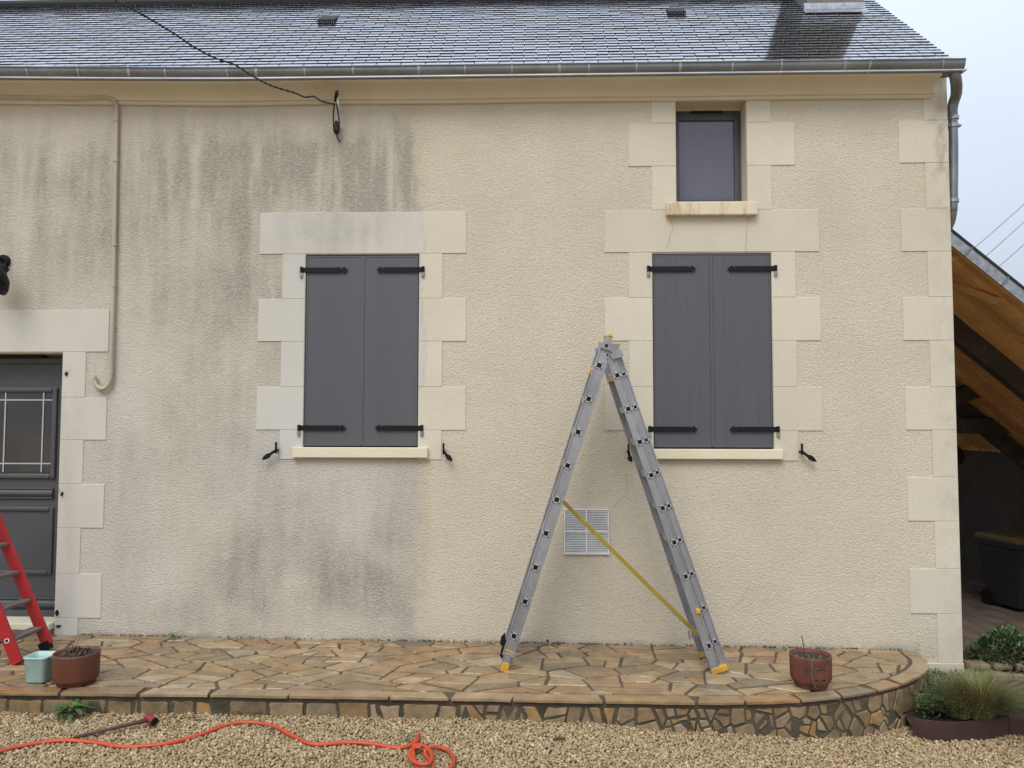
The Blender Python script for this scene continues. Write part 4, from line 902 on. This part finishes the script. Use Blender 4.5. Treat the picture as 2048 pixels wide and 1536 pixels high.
# ------------------------------------------------------------------ pots and things on the terrace
p = on_terrace(81, 1361); mp = thing('square_bucket', 'pale mint square plastic bucket beside the red stepladder', 'bucket', p)
q = MB(); q.lathe(p, [(.001, .003), (.064, .003), (.070, .012), (.076, .125), (.080, .13), (.080, .162), (.084, .165), (.084, .176), (.078, .176), (.072, .12), (.062, .02), (.001, .02)], 48, 6); q.build('body', M['mint'], mp, True)
p2 = p+Vector((.084, 0, .13)); MB().tube([p2+Vector((0, -.03, .04)), p2+Vector((.012, 0, -.01)), p2+Vector((0, .03, .04))], .004, 6).build('handle', M['mint'], mp)
def pot(name, label, p, prof, mat, zsoil, rs):
    t = thing(name, label, 'flowerpot', p); MB().lathe(p, prof, 56).build('body', mat, t, True)
    v = [(p.x, p.y, p.z+zsoil)]; n = 28
    for r in (.5, 1):
        for k in range(n): a = 2*PI*k/n; v.append((p.x+rs*r*math.cos(a), p.y+rs*r*math.sin(a), p.z+zsoil+random.uniform(-.008, .008)*(r < 1)))
    f = [(0, 1+k, 1+(k+1) % n) for k in range(n)]+[(1+k, 1+n+k, 1+n+(k+1) % n, 1+(k+1) % n) for k in range(n)]
    mesh('soil', v, f, M['soil'], t); return t
def stems(n, p, R, h, mat, t, name='dead_stem', r=.0025, leaves=None):
    for i in range(n):
        a = random.uniform(0, 2*PI); d = random.uniform(.2, 1)*R; b = Vector((p.x+d*math.cos(a), p.y+d*math.sin(a), p.z)); lean = Vector((random.uniform(-1, 1), random.uniform(-1, 1), 0))*h*.6; hh = h*random.uniform(.4, 1)
        q = MB().tube(catmull([b, b+Vector((lean.x*.25, lean.y*.25, hh*.7)), b+Vector((lean.x*.7, lean.y*.7, hh)), b+Vector((lean.x*1.1, lean.y*1.1, hh*.75))], 4), r, 5); q.build(name, mat, t)
        if leaves:
            l = MB()
            for k in range(3): l.leaf(b+Vector((lean.x*.6, lean.y*.6, hh*.9)), Vector((random.uniform(-1, 1), random.uniform(-1, 1), -.6)), (0, 0, 1), .035, .018)
            l.build('dead_leaf', leaves, t)
p = on_terrace(152, 1366)
pt = pot('flowerpot', 'plain brown plastic flowerpot with dead stems next to the mint bucket', p, [(.001, .002), (.115, .002), (.12, .008), (.124, .026), (.134, .03), (.141, .045), (.143, .18), (.146, .2), (.146, .21), (.138, .21), (.135, .18), (.12, .05), (.001, .05)], M['terra'], .19, .136)
stems(18, p+Vector((0, 0, .185)), .11, .05, M['twig'], pt, 'dead_stem', .0035, M['deadleaf'])
for dx in (-.02, .006): MB().tube(catmull([p+Vector((dx, 0, .185)), p+Vector((dx-.012, 0, .25)), p+Vector((dx+.012, 0, .30))], 4), .0018, 5).build('dead_stem', M['twig'], pt)
p = on_terrace(1622, 1372)
pt = pot('flowerpot', 'weathered rusty red flowerpot with a dry twig at the rounded end of the terrace', p, [(.001, .002), (.105, .002), (.108, .012), (.112, .03), (.126, .045), (.136, .065), (.1375, .15), (.139, .21), (.139, .22), (.131, .22), (.128, .18), (.11, .05), (.001, .05)], M['terra2'], .195, .13)
stems(22, p+Vector((0, 0, .19)), .11, .022, M['twig'], pt, 'dead_stem', .002, M['leafw'])
b = p+Vector((-.035, 0, .18)); MB().tube([b, b+Vector((-.01, 0, .09)), b+Vector((-.022, .0, .165))], [.004, .0035, .003], 6).build('stick', M['twig'], pt)
MB().tube(catmull([b+Vector((-.005, -.02, .05)), p+Vector((-.035, -.128, .2)), p+Vector((-.045, -.143, .12)), p+Vector((-.03, -.142, .06)), p+Vector((-.015, -.14, .03))], 6), .0028, 6).build('dry_runner', M['tread'], pt)
for dx, z, w in ((.0, .148, .012), (.02, .151, .016), (.05, .147, .013), (-.01, .082, .015), (.022, .075, .012), (.045, .079, .017)):     # dark peeling marks
    l = MB(); an = math.asin((dx+.0)/.137)
    poly = [(w*(.25+.9*random.random())*math.cos(a)*.8, w*(.08+.42*random.random())*math.sin(a)) for a in np.linspace(0, 2*PI, 12)[:-1]]
    l.prism(poly, lambda u, v, q_: Vector((p.x+(.1368+q_)*math.sin(an+u/.137), p.y-(.1368+q_)*math.cos(an+u/.137), p.z+z+v)), -.001, .0008); l.build('peeled_mark', M['rubber'], pt)
a = on_terrace(-70, 1290); b = on_terrace(44, 1272); tag(MB().box((a.x, a.y, tz(a.x)+.004), (b.x-.02, b.y, tz(a.x)+.018), .004).build('door_mat', M['mat']), 'dark blue grey door mat in front of the door step', 'mat')

# ------------------------------------------------------------------ gravel: pebbles as real stones where the photograph shows them
def in_terrace(X, Y):
    fy = np.interp(X, [p.x for p in curve], [p.y for p in curve]); return (Y > fy-.0+.03) & (X < 3.22)
def pebbles(x0, x1, y0, y1, sp_, extra):
    gxs = np.arange(x0, x1, sp_); gys = np.arange(y0, y1, sp_); A, B = np.meshgrid(gxs, gys); A = A.ravel()+np.random.uniform(-.5, .5, A.size)*sp_; B = B.ravel()+np.random.uniform(-.5, .5, B.size)*sp_
    k = int(A.size*extra); A = np.concatenate([A, np.random.uniform(x0, x1, k)]); B = np.concatenate([B, np.random.uniform(y0, y1, k)])
    lift = np.concatenate([np.zeros(A.size-k), np.full(k, .008)]); keep = ~in_terrace(A, B) & ~((B > 0) & (A < 3.7)) & ~((A > 2.72) & (B > -.80-.04*(A-2.7)))
    return A[keep], B[keep], lift[keep]
A, B, Lf = pebbles(-4.2, 4.4, -2.35, -.5, .0165, .3)
phi = (1+5**.5)/2; ico = np.array([(-1, phi, 0), (1, phi, 0), (-1, -phi, 0), (1, -phi, 0), (0, -1, phi), (0, 1, phi), (0, -1, -phi), (0, 1, -phi), (phi, 0, -1), (phi, 0, 1), (-phi, 0, -1), (-phi, 0, 1)])/math.hypot(1, phi)
icf = np.array([(0, 11, 5), (0, 5, 1), (0, 1, 7), (0, 7, 10), (0, 10, 11), (1, 5, 9), (5, 11, 4), (11, 10, 2), (10, 7, 6), (7, 1, 8), (3, 9, 4), (3, 4, 2), (3, 2, 6), (3, 6, 8), (3, 8, 9), (4, 9, 5), (2, 4, 11), (6, 2, 10), (8, 6, 7), (9, 8, 1)])
n = A.size; S = np.random.uniform(.0075, .0140, n)[:, None]*np.random.uniform([.8, .65, .5], [1.35, 1.0, .85], (n, 3))
V = ico[None]*(1+np.random.uniform(-.22, .22, (n, 12, 1)))*S[:, None, :]
q = np.random.normal(size=(n, 4)); q[:, 1:3] *= .55; q /= np.linalg.norm(q, axis=1)[:, None]; w_, x_, y_, z_ = q.T
Rm = np.stack([np.stack([1-2*(y_*y_+z_*z_), 2*(x_*y_-z_*w_), 2*(x_*z_+y_*w_)], -1), np.stack([2*(x_*y_+z_*w_), 1-2*(x_*x_+z_*z_), 2*(y_*z_-x_*w_)], -1), np.stack([2*(x_*z_-y_*w_), 2*(y_*z_+x_*w_), 1-2*(x_*x_+y_*y_)], -1)], 1)
V = np.einsum('nij,nkj->nki', Rm, V)
Zg = np.interp(A, [-6, -3.3, -1.2, -.16, .6, 1.0, 1.6, 2.2, 2.9, 4.0, 5.0], [-.12, -.132, -.152, -.162, -.177, -.215, -.255, -.325, -.36, -.41, -.45])
Zg = Zg+.012*(fbm(A*3, B*3, 51)-.5)*2-.006
V[:, :, 0] += A[:, None]; V[:, :, 1] += B[:, None]; V[:, :, 2] += (Zg+Lf+np.random.uniform(-.004, .004, n))[:, None]
F_ = (icf[None]+12*np.arange(n)[:, None, None]).reshape(-1, 3)
me = bpy.data.meshes.new('gravel'); me.vertices.add(n*12); me.vertices.foreach_set('co', V.reshape(-1).astype(np.float32))
me.loops.add(F_.size); me.loops.foreach_set('vertex_index', F_.reshape(-1).astype(np.int32)); me.polygons.add(len(F_)); me.polygons.foreach_set('loop_start', np.arange(0, F_.size, 3, dtype=np.int32)); me.polygons.foreach_set('loop_total', np.full(len(F_), 3, np.int32))
me.update(calc_edges=True); me.validate(); me.materials.append(M['pebble']); me.polygons.foreach_set('use_smooth', [True]*len(me.polygons))
go = bpy.data.objects.new('gravel', me); COL.objects.link(go); tag(go, 'beige gravel pebbles in front of the terrace', 'gravel', kind='stuff')

# ------------------------------------------------------------------ things lying on the gravel
hp = [(-90, 1530), (0, 1503), (60, 1489), (130, 1481), (200, 1487), (250, 1494), (330, 1488), (400, 1470), (455, 1450), (500, 1445), (545, 1452), (590, 1474), (630, 1489), (700, 1485), (750, 1489), (795, 1496), (822, 1490), (838, 1476)]
hw = [on_gravel(x, y, .010) for x, y in hp]; hw[-1].z += .02
hose = thing('orange_hose', 'bright orange hose snaking over the gravel to a tangled loop', 'hose', hw[3])
MB().tube(catmull(hw, 8), .0125, 10).build('hose_run', M['hose'], hose, True)
lp_ = [(838, 1476), (831, 1486), (826, 1497), (826, 1515), (835, 1535), (850, 1552), (880, 1549), (903, 1533), (906, 1515), (893, 1500), (868, 1494), (853, 1499), (851, 1510), (864, 1526), (866, 1545), (858, 1575)]
lw = [on_gravel(x, y, .016+.018*(i % 4 > 1)) for i, (x, y) in enumerate(lp_)]
MB().tube(catmull(lw, 8), .0125, 10).build('hose_loop', M['hose'], hose, True)
l2 = [(822, 1503), (818, 1512), (826, 1524), (850, 1531), (880, 1532), (895, 1545), (900, 1580)]; l2 = [(826, 1494), (840, 1490), (856, 1498), (864, 1512), (858, 1527), (840, 1528), (823, 1520), (819, 1508), (826, 1497), (842, 1494)]
MB().tube(catmull([on_gravel(x, y, .04) for x, y in l2], 8), .0125, 10).build('hose_loop', M['hose'], hose, True)
a, b = on_gravel(148, 1474, .02), on_gravel(298, 1440, .045); t = thing('mallet', 'brown handled mallet with a red head lying on the gravel', 'mallet', a)
MB().tube([a, b], [.010, .013], 8).build('handle', M['tool'], t, True)
h0, h1 = on_gravel(293, 1434, .05), on_gravel(309, 1443, .04); MB().tube([h0, h0.lerp(h1, .12), h0.lerp(h1, .88), h1], [.021, .026, .026, .022], 14).build('head', M['toolred'], t)
MB().tube([h0.lerp(h1, .97), h0.lerp(h1, 1.06)], .0235, 14).build('striking_face', M['rubber'], t)
def rosette(name, label, c, n, L, w, mat, lift=.5, cat='weed', dirs=None):
    t = thing(name, label, cat, c)
    for i in range(n):
        a = i*2.4+random.uniform(-.4, .4); d = Vector((math.cos(a), math.sin(a)*.8-.15, random.uniform(.15, .9)*lift*2)); st = c+Vector((random.uniform(-.02, .02), random.uniform(-.02, .02), .01+.04*random.random()))
        MB().leaf(st, d, (0, 0, 1), L*random.uniform(.6, 1.1), w*random.uniform(.7, 1.1), .45).build('leaf', mat, t)
    return t
c = on_gravel(146, 1432); c.y = -1.42
rosette('weed', 'green leafy weed growing against the terrace riser', c+Vector((0, 0, .02)), 34, .135, .034, M['leafw'], .45)
rosette('weed', 'small weed in the wall joint below the long grimy wall', on_terrace(348, 1278), 12, .07, .018, M['leafd'], .35)
rosette('weed', 'tiny green sprout between pebbles by the hose tangle', on_gravel(812, 1484)+Vector((0, 0, .01)), 12, .035, .014, M['leafw'], .4)
def litter(name, label, c, n, R, mat, L=.05):
    t = MB()
    for i in range(n): t.leaf(c+Vector((random.uniform(-R, R), random.uniform(-R*.5, R*.5), .006+.006*random.random())), Vector((random.uniform(-1, 1), random.uniform(-1, 1), .15)), (0, 0, 1), L*random.uniform(.6, 1.2), L*.4, .15)
    tag(t.build(name, mat), label, 'leaf litter')
litter('leaf_litter', 'dark dead leaves on the paving in front of the vent grille', on_terrace(1108, 1289), 7, .06, M['deadleaf'])
litter('leaf_litter', 'sparse leaf scraps on the paving below the left shuttered window', on_terrace(418, 1302), 7, .11, M['leafd'], .045)
litter('leaf_litter', 'brown leaf bits on the paving beside the right leg of the ladder', on_terrace(1230, 1286), 4, .05, M['deadleaf'], .04)
litter('leaf_litter', 'dark dead leaf on the gravel above the hose', on_gravel(392, 1443)+Vector((0, 0, .012)), 3, .02, M['deadleaf'], .05)
litter('leaf_litter', 'dead leaves gathered on the gravel at the foot of the riser', on_gravel(485, 1433)+Vector((0, 0, .015)), 9, .10, M['deadleaf'], .04)
litter('leaf_litter', 'thin dark leaf on the gravel just behind the hose', on_gravel(548, 1461)+Vector((0, 0, .015)), 2, .02, M['deadleaf'], .05)
c = on_gravel(1119, 1478, .018); tag(MB().tube([c+Vector((-.04, 0, -.004)), c+Vector((-.01, .003, .002)), c+Vector((.018, 0, .004)), c+Vector((.035, .004, .001))], [.006, .010, .009, .006], 7).tube([c+Vector((-.015, 0, .004)), c+Vector((-.028, -.01, -.008))], .005, 6).build('bark_piece', M['twig']), 'short dark piece of bark on the open gravel', 'bark')
# moss and debris in the joint between wall and paving
q = MB()
for i in range(900):
    X = random.uniform(-3.6, 3.15); dn = fbm(np.array([X*2.0]), np.array([.5]), 71)[0]
    if random.random() > (dn-.25)*2.2: continue
    c = Vector((X, random.uniform(-.018, -.001), tz(X)+.002)); r = random.uniform(.003, .009)
    q.add([c+Vector((math.cos(a)*r*random.uniform(.7, 1.6), math.sin(a)*r*.5, 0)) for a in (0, 1.57, 3.14, 4.71)]+[c+Vector((0, 0, r*random.uniform(.6, 1.8)))], [(0, 1, 4), (1, 2, 4), (2, 3, 4), (3, 0, 4)])
tag(q.build('moss', M['twig']), 'dark moss and grit in the joint at the foot of the wall', 'moss', kind='stuff')

# ------------------------------------------------------------------ planting bed at the corner
eb = [on_gravel(x, y) for x, y in ((1826, 1474), (1850, 1479), (1900, 1484), (1950, 1481), (2000, 1474), (2060, 1462), (2200, 1436))]
eb = [Vector((p.x, p.y, gz(p.x))) for p in eb]
edge_c = catmull(eb, 8); bed = thing('bed_edging', 'low rusted steel edging curving round the planting bed', 'edging', eb[2])
def strip(cs, name):
    q = MB(); m = len(cs)
    for p, pn in zip(cs, cs[1:]+[cs[-1]*2-cs[-2]]):
        d = (pn-p).normalized(); nr = Vector((-d.y, d.x, 0)); zt_ = p.z+.125
        q.v += [Vector((p.x, p.y, p.z-.05)), Vector((p.x, p.y, zt_)), Vector((p.x, p.y, zt_))+nr*.022, Vector((p.x, p.y, p.z-.05))+nr*.022]
    q.f = [(i*4+j, (i+1)*4+j, (i+1)*4+(j+1) % 4, i*4+(j+1) % 4) for i in range(m-1) for j in range(4)]+[(0, 1, 2, 3), tuple(range(4*m-1, 4*m-5, -1))]; return q.build(name, M['corten'], bed)
strip(edge_c[:36], 'edging_strip'); s2 = [p+Vector((.006, 0, .004)) for p in edge_c[35:]]; strip(s2, 'edging_strip')
sv = [(p.x, p.y+.012, -.29+.0*p.x) for p in edge_c]; nE = len(sv)
sb = [(min(p.x, 6)+.0, .55, -.25) for p in edge_c]; sb[0] = (2.9, .0, -.25)
soil_v = sv+[(3.1+(p[0]-2.7)*1.0, .75, -.27) for p in sv]
tag(mesh('planting_soil', soil_v, [(i, i+1, nE+i+1, nE+i) for i in range(nE-1)], M['soil']), kind='structure')
# ground cover: a mass of small leaves
q = MB()
def on_bed(x, y, z=-.25): d = ray(x, y); return CAM+d*((z-CAM.z)/d.z)
for i in range(9000):
    x, y = random.uniform(1836, 1985), random.uniform(1360, 1440); c = on_bed(x, y, -.27); u_ = (x-1836)/150
    if in_terrace(np.array([c.x-.03]), np.array([c.y]))[0]: continue
    hump = .15*(1-u_)*vn(np.array([c.x*7+2]), np.array([c.y*7]), 2)[0]+.05; c.z += hump*random.random()**.6
    q.leaf(c, Vector((random.uniform(-1, 1), random.uniform(-1, .6), random.uniform(0, 1.2))), (0, 0, 1), random.uniform(.018, .036), random.uniform(.007, .014), .3)
for i in range(1400):
    x, y = random.uniform(1990, 2120), random.uniform(1395, 1428); c = on_bed(x, y, -.27); c.z += .05*random.random()
    q.leaf(c, Vector((random.uniform(-1, 1), random.uniform(-1, .6), random.uniform(0, 1.2))), (0, 0, 1), random.uniform(.014, .03), random.uniform(.006, .011), .3)
tag(q.build('ground_cover', M['leafg']), 'low green ground cover between the terrace end and the feather grass', 'ground cover', kind='stuff')
# feather grass
def feather(c, n, H, name, label, lean, spread):
    q = MB()
    for i in range(n):
        a = random.uniform(0, 2*PI); r = .07*random.random()**.5; b = c+Vector((r*math.cos(a), r*math.sin(a), 0))
        d = Vector((math.cos(a)*spread+lean[0], math.sin(a)*spread*.8+lean[1], 0))*random.uniform(.25, 1.15); h = H*random.uniform(.45, 1.0); w = random.uniform(.0012, .0026); P_ = []
        for k in range(6): t = k/5; P_.append(b+Vector((d.x*t**1.6, d.y*t**1.6, h*(t-.38*t**2.6*(.4+d.length*1.6)))))
        s = Vector((-d.y, d.x, 0)).normalized() if d.length > 1e-3 else Vector((1, 0, 0)); s = (s+Vector((.6, 0, 0))).normalized(); v = []
        for k, p_ in enumerate(P_): ww = w*(1-.85*k/5); v += [p_-s*ww, p_+s*ww]
        q.add(v, [(2*k, 2*k+1, 2*k+3, 2*k+2) for k in range(5)])
    tag(q.build(name, M['grassd']), label, 'ornamental grass')
feather(on_bed(1962, 1436, -.27), 2200, .44, 'feather_grass', 'straw coloured feather grass tuft arching over the steel edging', (.10, .02), .44)
feather(on_bed(1918, 1432, -.27), 700, .34, 'feather_grass', 'smaller green feather grass tuft leaning left beside the wall corner', (-.12, .02), .30)
q = MB()
# leafy evergreen shrub and a bare twiggy one behind
def shrub(c, rx, ry, rz, n, name, label):
    t = thing(name, label, 'shrub', c); q = MB()
    for i in range(n):
        u = Vector((random.gauss(0, 1), random.gauss(0, 1), random.gauss(0, 1))).normalized()*(random.uniform(.45, 1)**.5); u.z = abs(u.z)
        lump = .75+.5*vn(np.array([u.x*3+5]), np.array([u.z*3+u.y*2]), 6)[0]
        p_ = c+Vector((u.x*rx*lump, u.y*ry*lump, u.z*rz*lump+.04)); d = (u+Vector((random.uniform(-.7, .7), random.uniform(-.7, .7), random.uniform(-.2, .9))))
        q.leaf(p_, d, (random.uniform(-.3, .3), random.uniform(-.3, .3), 1), random.uniform(.035, .065), random.uniform(.013, .022), .3)
    q.build('crown', M['leafd'], t)
    s = MB()
    for i in range(12):
        a = i*.52; s.tube([c, c+Vector((math.cos(a)*rx*.35, math.sin(a)*ry*.35, rz*.4)), c+Vector((math.cos(a)*rx*.75, math.sin(a)*ry*.75, rz*.7))], [.006, .005, .003], 6)
    s.build('stems', M['twig'], t)
sc = on_bed(2012, 1345, -.30); shrub(Vector((sc.x, sc.y, -.30)), .30, .22, .30, 1500, 'evergreen_shrub', 'dense dark green leafy shrub in front of the carport')
sc2 = on_bed(2115, 1340, -.30); shrub(Vector((sc2.x, sc2.y, -.30)), .26, .22, .27, 900, 'evergreen_shrub', 'dark green shrub cut off by the right edge in front of the carport')
bt = on_bed(1948, 1338, -.28); tw = thing('bare_shrub', 'small bare twiggy shrub between the house corner and the green shrub', 'shrub', bt)
for i in range(9):
    a = random.uniform(0, 2*PI); d = Vector((math.cos(a)*.6, math.sin(a)*.3, 1)); p0 = bt+Vector((random.uniform(-.02, .02), 0, 0)); hh = random.uniform(.12, .26)
    p1 = p0+d*hh*.5; p2 = p1+Vector((random.uniform(-.06, .06), random.uniform(-.03, .03), hh*.55)); s = MB().tube([p0, p1, p2], [.006, .004, .0015], 6)
    for k in range(2): e = p0.lerp(p2, random.uniform(.4, .8)); s.tube([e, e+Vector((random.uniform(-.09, .09), random.uniform(-.03, .03), random.uniform(.03, .09)))], [.003, .001], 5)
    s.build('branch', M['twig'], tw)
q = MB()
for i in range(300):
    c = on_bed(random.uniform(1930, 1960), random.uniform(1330, 1345), -.28); q.leaf(c, Vector((random.uniform(-.5, .5), random.uniform(-.5, .5), 1)), (0, 1, 0), random.uniform(.03, .07), .006, .2)
tag(q.build('grass_tuft', M['leafw']), 'short green grass tuft under the bare twiggy shrub', 'grass')
# low rubble edging behind the bed
st = thing('stone_edging', 'low pale stone edging behind the feather grass at the house corner', 'stones', on_bed(1935, 1372, -.30))
for x, y, w, h in ((1925, 1372, .16, .10), (1962, 1374, .15, .085), (2000, 1372, .17, .09), (2040, 1372, .14, .08), (1940, 1352, .17, .05), (1985, 1352, .15, .05), (2030, 1352, .18, .05)):
    c = on_bed(x, y, -.32); c.y = .05+random.uniform(-.01, .01)+(.05 if h == .05 else 0); z = -.32 if h != .05 else -.225
    MB().box((c.x-w/2, c.y-.06, z), (c.x+w/2, c.y+.08, z+h), .018).build('stone', M['stonew'], st)

# ------------------------------------------------------------------ carport behind the corner
cf = -.44
car = thing('carport', 'open timber carport with sloping roof against the right side of the house', 'carport', (5.2, .9, cf))
VY = .85; va, vb = at(1905, 471, VY), at(2048, 586, VY); SLP = (vb.z-va.z)/(vb.x-va.x)
def cz(X, dz_=0): return va.z+SLP*(X-va.x)+dz_
X0, X1_ = XR+.015, 6.6; nrm = Vector((-SLP, 0, 1)).normalized(); sd_ = Vector((1, 0, SLP)).normalized()
MB().add([(X0, VY+.03, cz(X0, .02)), (X1_, VY+.03, cz(X1_, .02)), (X1_, 7.0, cz(X1_, .02)), (X0, 7.0, cz(X0, .02))], [(0, 1, 2, 3)]).build('roof_covering', M['under'], car)
k = 0; y = VY+.05
while y < 2.05:                              # closed soffit of new boards
    MB().bar((X0, y+.075, cz(X0, -.012)), (X1_, y+.075, cz(X1_, -.012)), .093, .022, tuple(nrm), .002).build('soffit_board', M['wood'], car); y += .1
y = 2.3
while y < 6.8:                               # open battens further in
    MB().bar((X0, y+.04, cz(X0, -.016)), (X1_, y+.04, cz(X1_, -.016)), .085, .022, tuple(nrm)).build('batten', M['wood'], car); y += .125
q = MB(); q.bar((X0, VY, cz(X0, -.03)), (X1_, VY, cz(X1_, -.03)), .012, .115, tuple(nrm)).build('verge_flashing', M['galv'], car)
MB().bar((X0, VY+.01, cz(X0, .04)), (X1_, VY+.01, cz(X1_, .04)), .05, .022, tuple(nrm)).build('verge_cap', M['under'], car)
for px, py in ((1940, 499), (2013, 558)):
    p = at(px, py, VY); MB().bar(p-nrm*.085+Vector((0, -.012, 0)), p+nrm*.02+Vector((0, -.012, 0)), .010, .02, (1, 0, 0)).build('flashing_seam', M['zinc'], car)
for (x0, y0, Y0), (x1, y1, Y1), w, h in (((1880, 556, 1.7), (1990, 600, 1.15), .09, .07), ((1960, 640, 1.9), (2100, 690, 1.3), .08, .06), ((1895, 588, 1.95), (2075, 652, 1.25), .07, .06)):
    MB().bar(at(x0, y0, Y0), at(x1, y1, Y1), w, h, (0, 0, 1), .004).build('purlin', M['wood'], car)
    e = at(x1, y1, Y1); MB().bar(e, e+(at(x1, y1, Y1)-at(x0, y0, Y0)).normalized()*.012, w*.98, h*.98, (0, 0, 1)).build('purlin_end', M['woodl'], car)
p = at(1907, 528, 1.0); MB().bar((X0, 1.0, p.z-.14), (p.x+.03, 1.0, p.z+.06), .06, .05, (0, 0, 1), .004).build('wall_bracket', M['woodl'], car)
def rafter(Y, off, w, h, mat):
    a = Vector((X0, Y, cz(X0, off))); b = Vector((X1_, Y, cz(X1_, off))); return MB().bar(a, b, w, h, tuple(nrm), .015).build('rafter', mat, car)
rafter(2.12, -.15, .14, .22, M['woodd'])
a, b = at(1900, 612, 2.0), at(2060, 692, 2.0)
MB().tube([at(1895, 612, 2.0), at(1925, 636, 2.0), at(1960, 659, 2.0), at(2000, 678, 2.0), at(2060, 703, 2.0)], .018, 8).build('cable_sheath', M['conduit'], car)
rafter(3.8, -.15, .12, .2, M['woodd']); rafter(5.4, -.15, .12, .2, M['woodd'])
MB().bar(at(1890, 800, 3.4), at(2130, 722, 3.4), .12, .2, (0, 0, 1), .012).build('brace_beam', M['woodd'], car)
MB().bar((X0, 3.7, 1.75), (X1_, 3.7, 1.75), .14, .2, (0, 0, 1), .012).build('tie_beam', M['woodd'], car)
MB().box((X1_-.16, VY+.05, cf-.1), (X1_-.02, VY+.19, cz(X1_-.1, -.05)), .008).build('post', M['woodd'], car)
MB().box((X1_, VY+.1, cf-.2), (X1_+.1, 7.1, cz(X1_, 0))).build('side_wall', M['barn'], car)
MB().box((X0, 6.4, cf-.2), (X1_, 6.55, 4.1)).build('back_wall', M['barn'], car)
cfl = MB(); xx = 3.66
while xx < 6.6:
    yy = .75+random.uniform(-.2, 0)
    while yy < 6.4:
        l = random.uniform(.2, .34); cfl.box((xx+.004, yy+.004, cf-.06), (xx+.196, yy+l-.004, cf+.002*random.random()), .0); yy += l
    xx += .2
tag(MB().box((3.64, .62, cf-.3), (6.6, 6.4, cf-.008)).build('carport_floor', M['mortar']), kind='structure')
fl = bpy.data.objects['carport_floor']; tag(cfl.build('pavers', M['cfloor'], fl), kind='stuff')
# wheelie bin
def on_cf(x, y): d = ray(x, y); return CAM+d*((cf-CAM.z)/d.z)
c = on_cf(2082, 1228); bn = thing('wheelie_bin', 'black wheelie bin with dull yellow lid inside the carport', 'bin', c)
ang = rad(12); Rb = Matrix.Rotation(ang, 3, 'Z'); H = .86
def bx(prof, mat, name, bev=0):
    q = MB()
    for (w0, d0, z0_), (w1, d1, z1_) in zip(prof, prof[1:]):
        v = [(-w0/2, -d0/2, z0_), (w0/2, -d0/2, z0_), (w0/2, d0/2, z0_), (-w0/2, d0/2, z0_), (-w1/2, -d1/2, z1_), (w1/2, -d1/2, z1_), (w1/2, d1/2, z1_), (-w1/2, d1/2, z1_)]
        q.add(v, [(0, 1, 5, 4), (1, 2, 6, 5), (2, 3, 7, 6), (3, 0, 4, 7)]); 
    q.add([(-prof[-1][0]/2, -prof[-1][1]/2, prof[-1][2]), (prof[-1][0]/2, -prof[-1][1]/2, prof[-1][2]), (prof[-1][0]/2, prof[-1][1]/2, prof[-1][2]), (-prof[-1][0]/2, prof[-1][1]/2, prof[-1][2])], [(0, 1, 2, 3)])
    q.v = [c+Rb @ Vector((p_.x, p_.y+.3, p_.z)) for p_ in q.v]; return q.build(name, mat, bn)
bx([(.46, .46, .05), (.47, .48, .12), (.56, .60, H-.12), (.60, .64, H-.11), (.60, .64, H-.05)], M['bin'], 'body')
bx([(.62, .66, H-.05), (.62, .66, H-.02), (.56, .58, H+.02)], M['lid'], 'lid')
for s in (-1, 1):
    w = c+Rb @ Vector((s*.22, .52, .1)); MB().tube([w-Rb @ Vector((.03, 0, 0)), w+Rb @ Vector((.03, 0, 0))], .1, 20).build('wheel', M['rubber'], bn)
for xx in (-.12, .06, .2):
    a_ = c+Rb @ Vector((xx*.85, .3-.232, .1)); b_ = c+Rb @ Vector((xx, .3-.302, H-.14)); MB().bar(a_, b_, .02, .012, (1, 0, 0)).build('rib', M['bin'], bn)
cb = on_cf(1935, 1196); cbx = thing('cardboard_box', 'flattened brown cardboard leaning in the dark of the carport beside the bin', 'cardboard', cb)
MB().bar(cb+Vector((-.3, .5, .0)), cb+Vector((-.3, .75, .75)), .9, .04, (0, 1, 0)).build('sheet', M['card'], cbx)

# ------------------------------------------------------------------ overhead wires in the sky
for i, (a, b) in enumerate((((1930, 512), (2048, 409)), ((1955, 527), (2048, 444)), ((1980, 548), (2048, 489)))):
    p0, p1 = at(*a, 16), at(*b, 16); d = p1-p0; pts = [p0-d*3, p0, p0.lerp(p1, .5)-Vector((0, 0, .01)), p1, p1+d*6]
    tag(MB().tube(pts, .008, 6).build('overhead_wire', M['cable']), ('topmost', 'middle', 'lowest')[i]+' of the three thin overhead wires in the sky above the carport', 'wire', 'overhead wires')
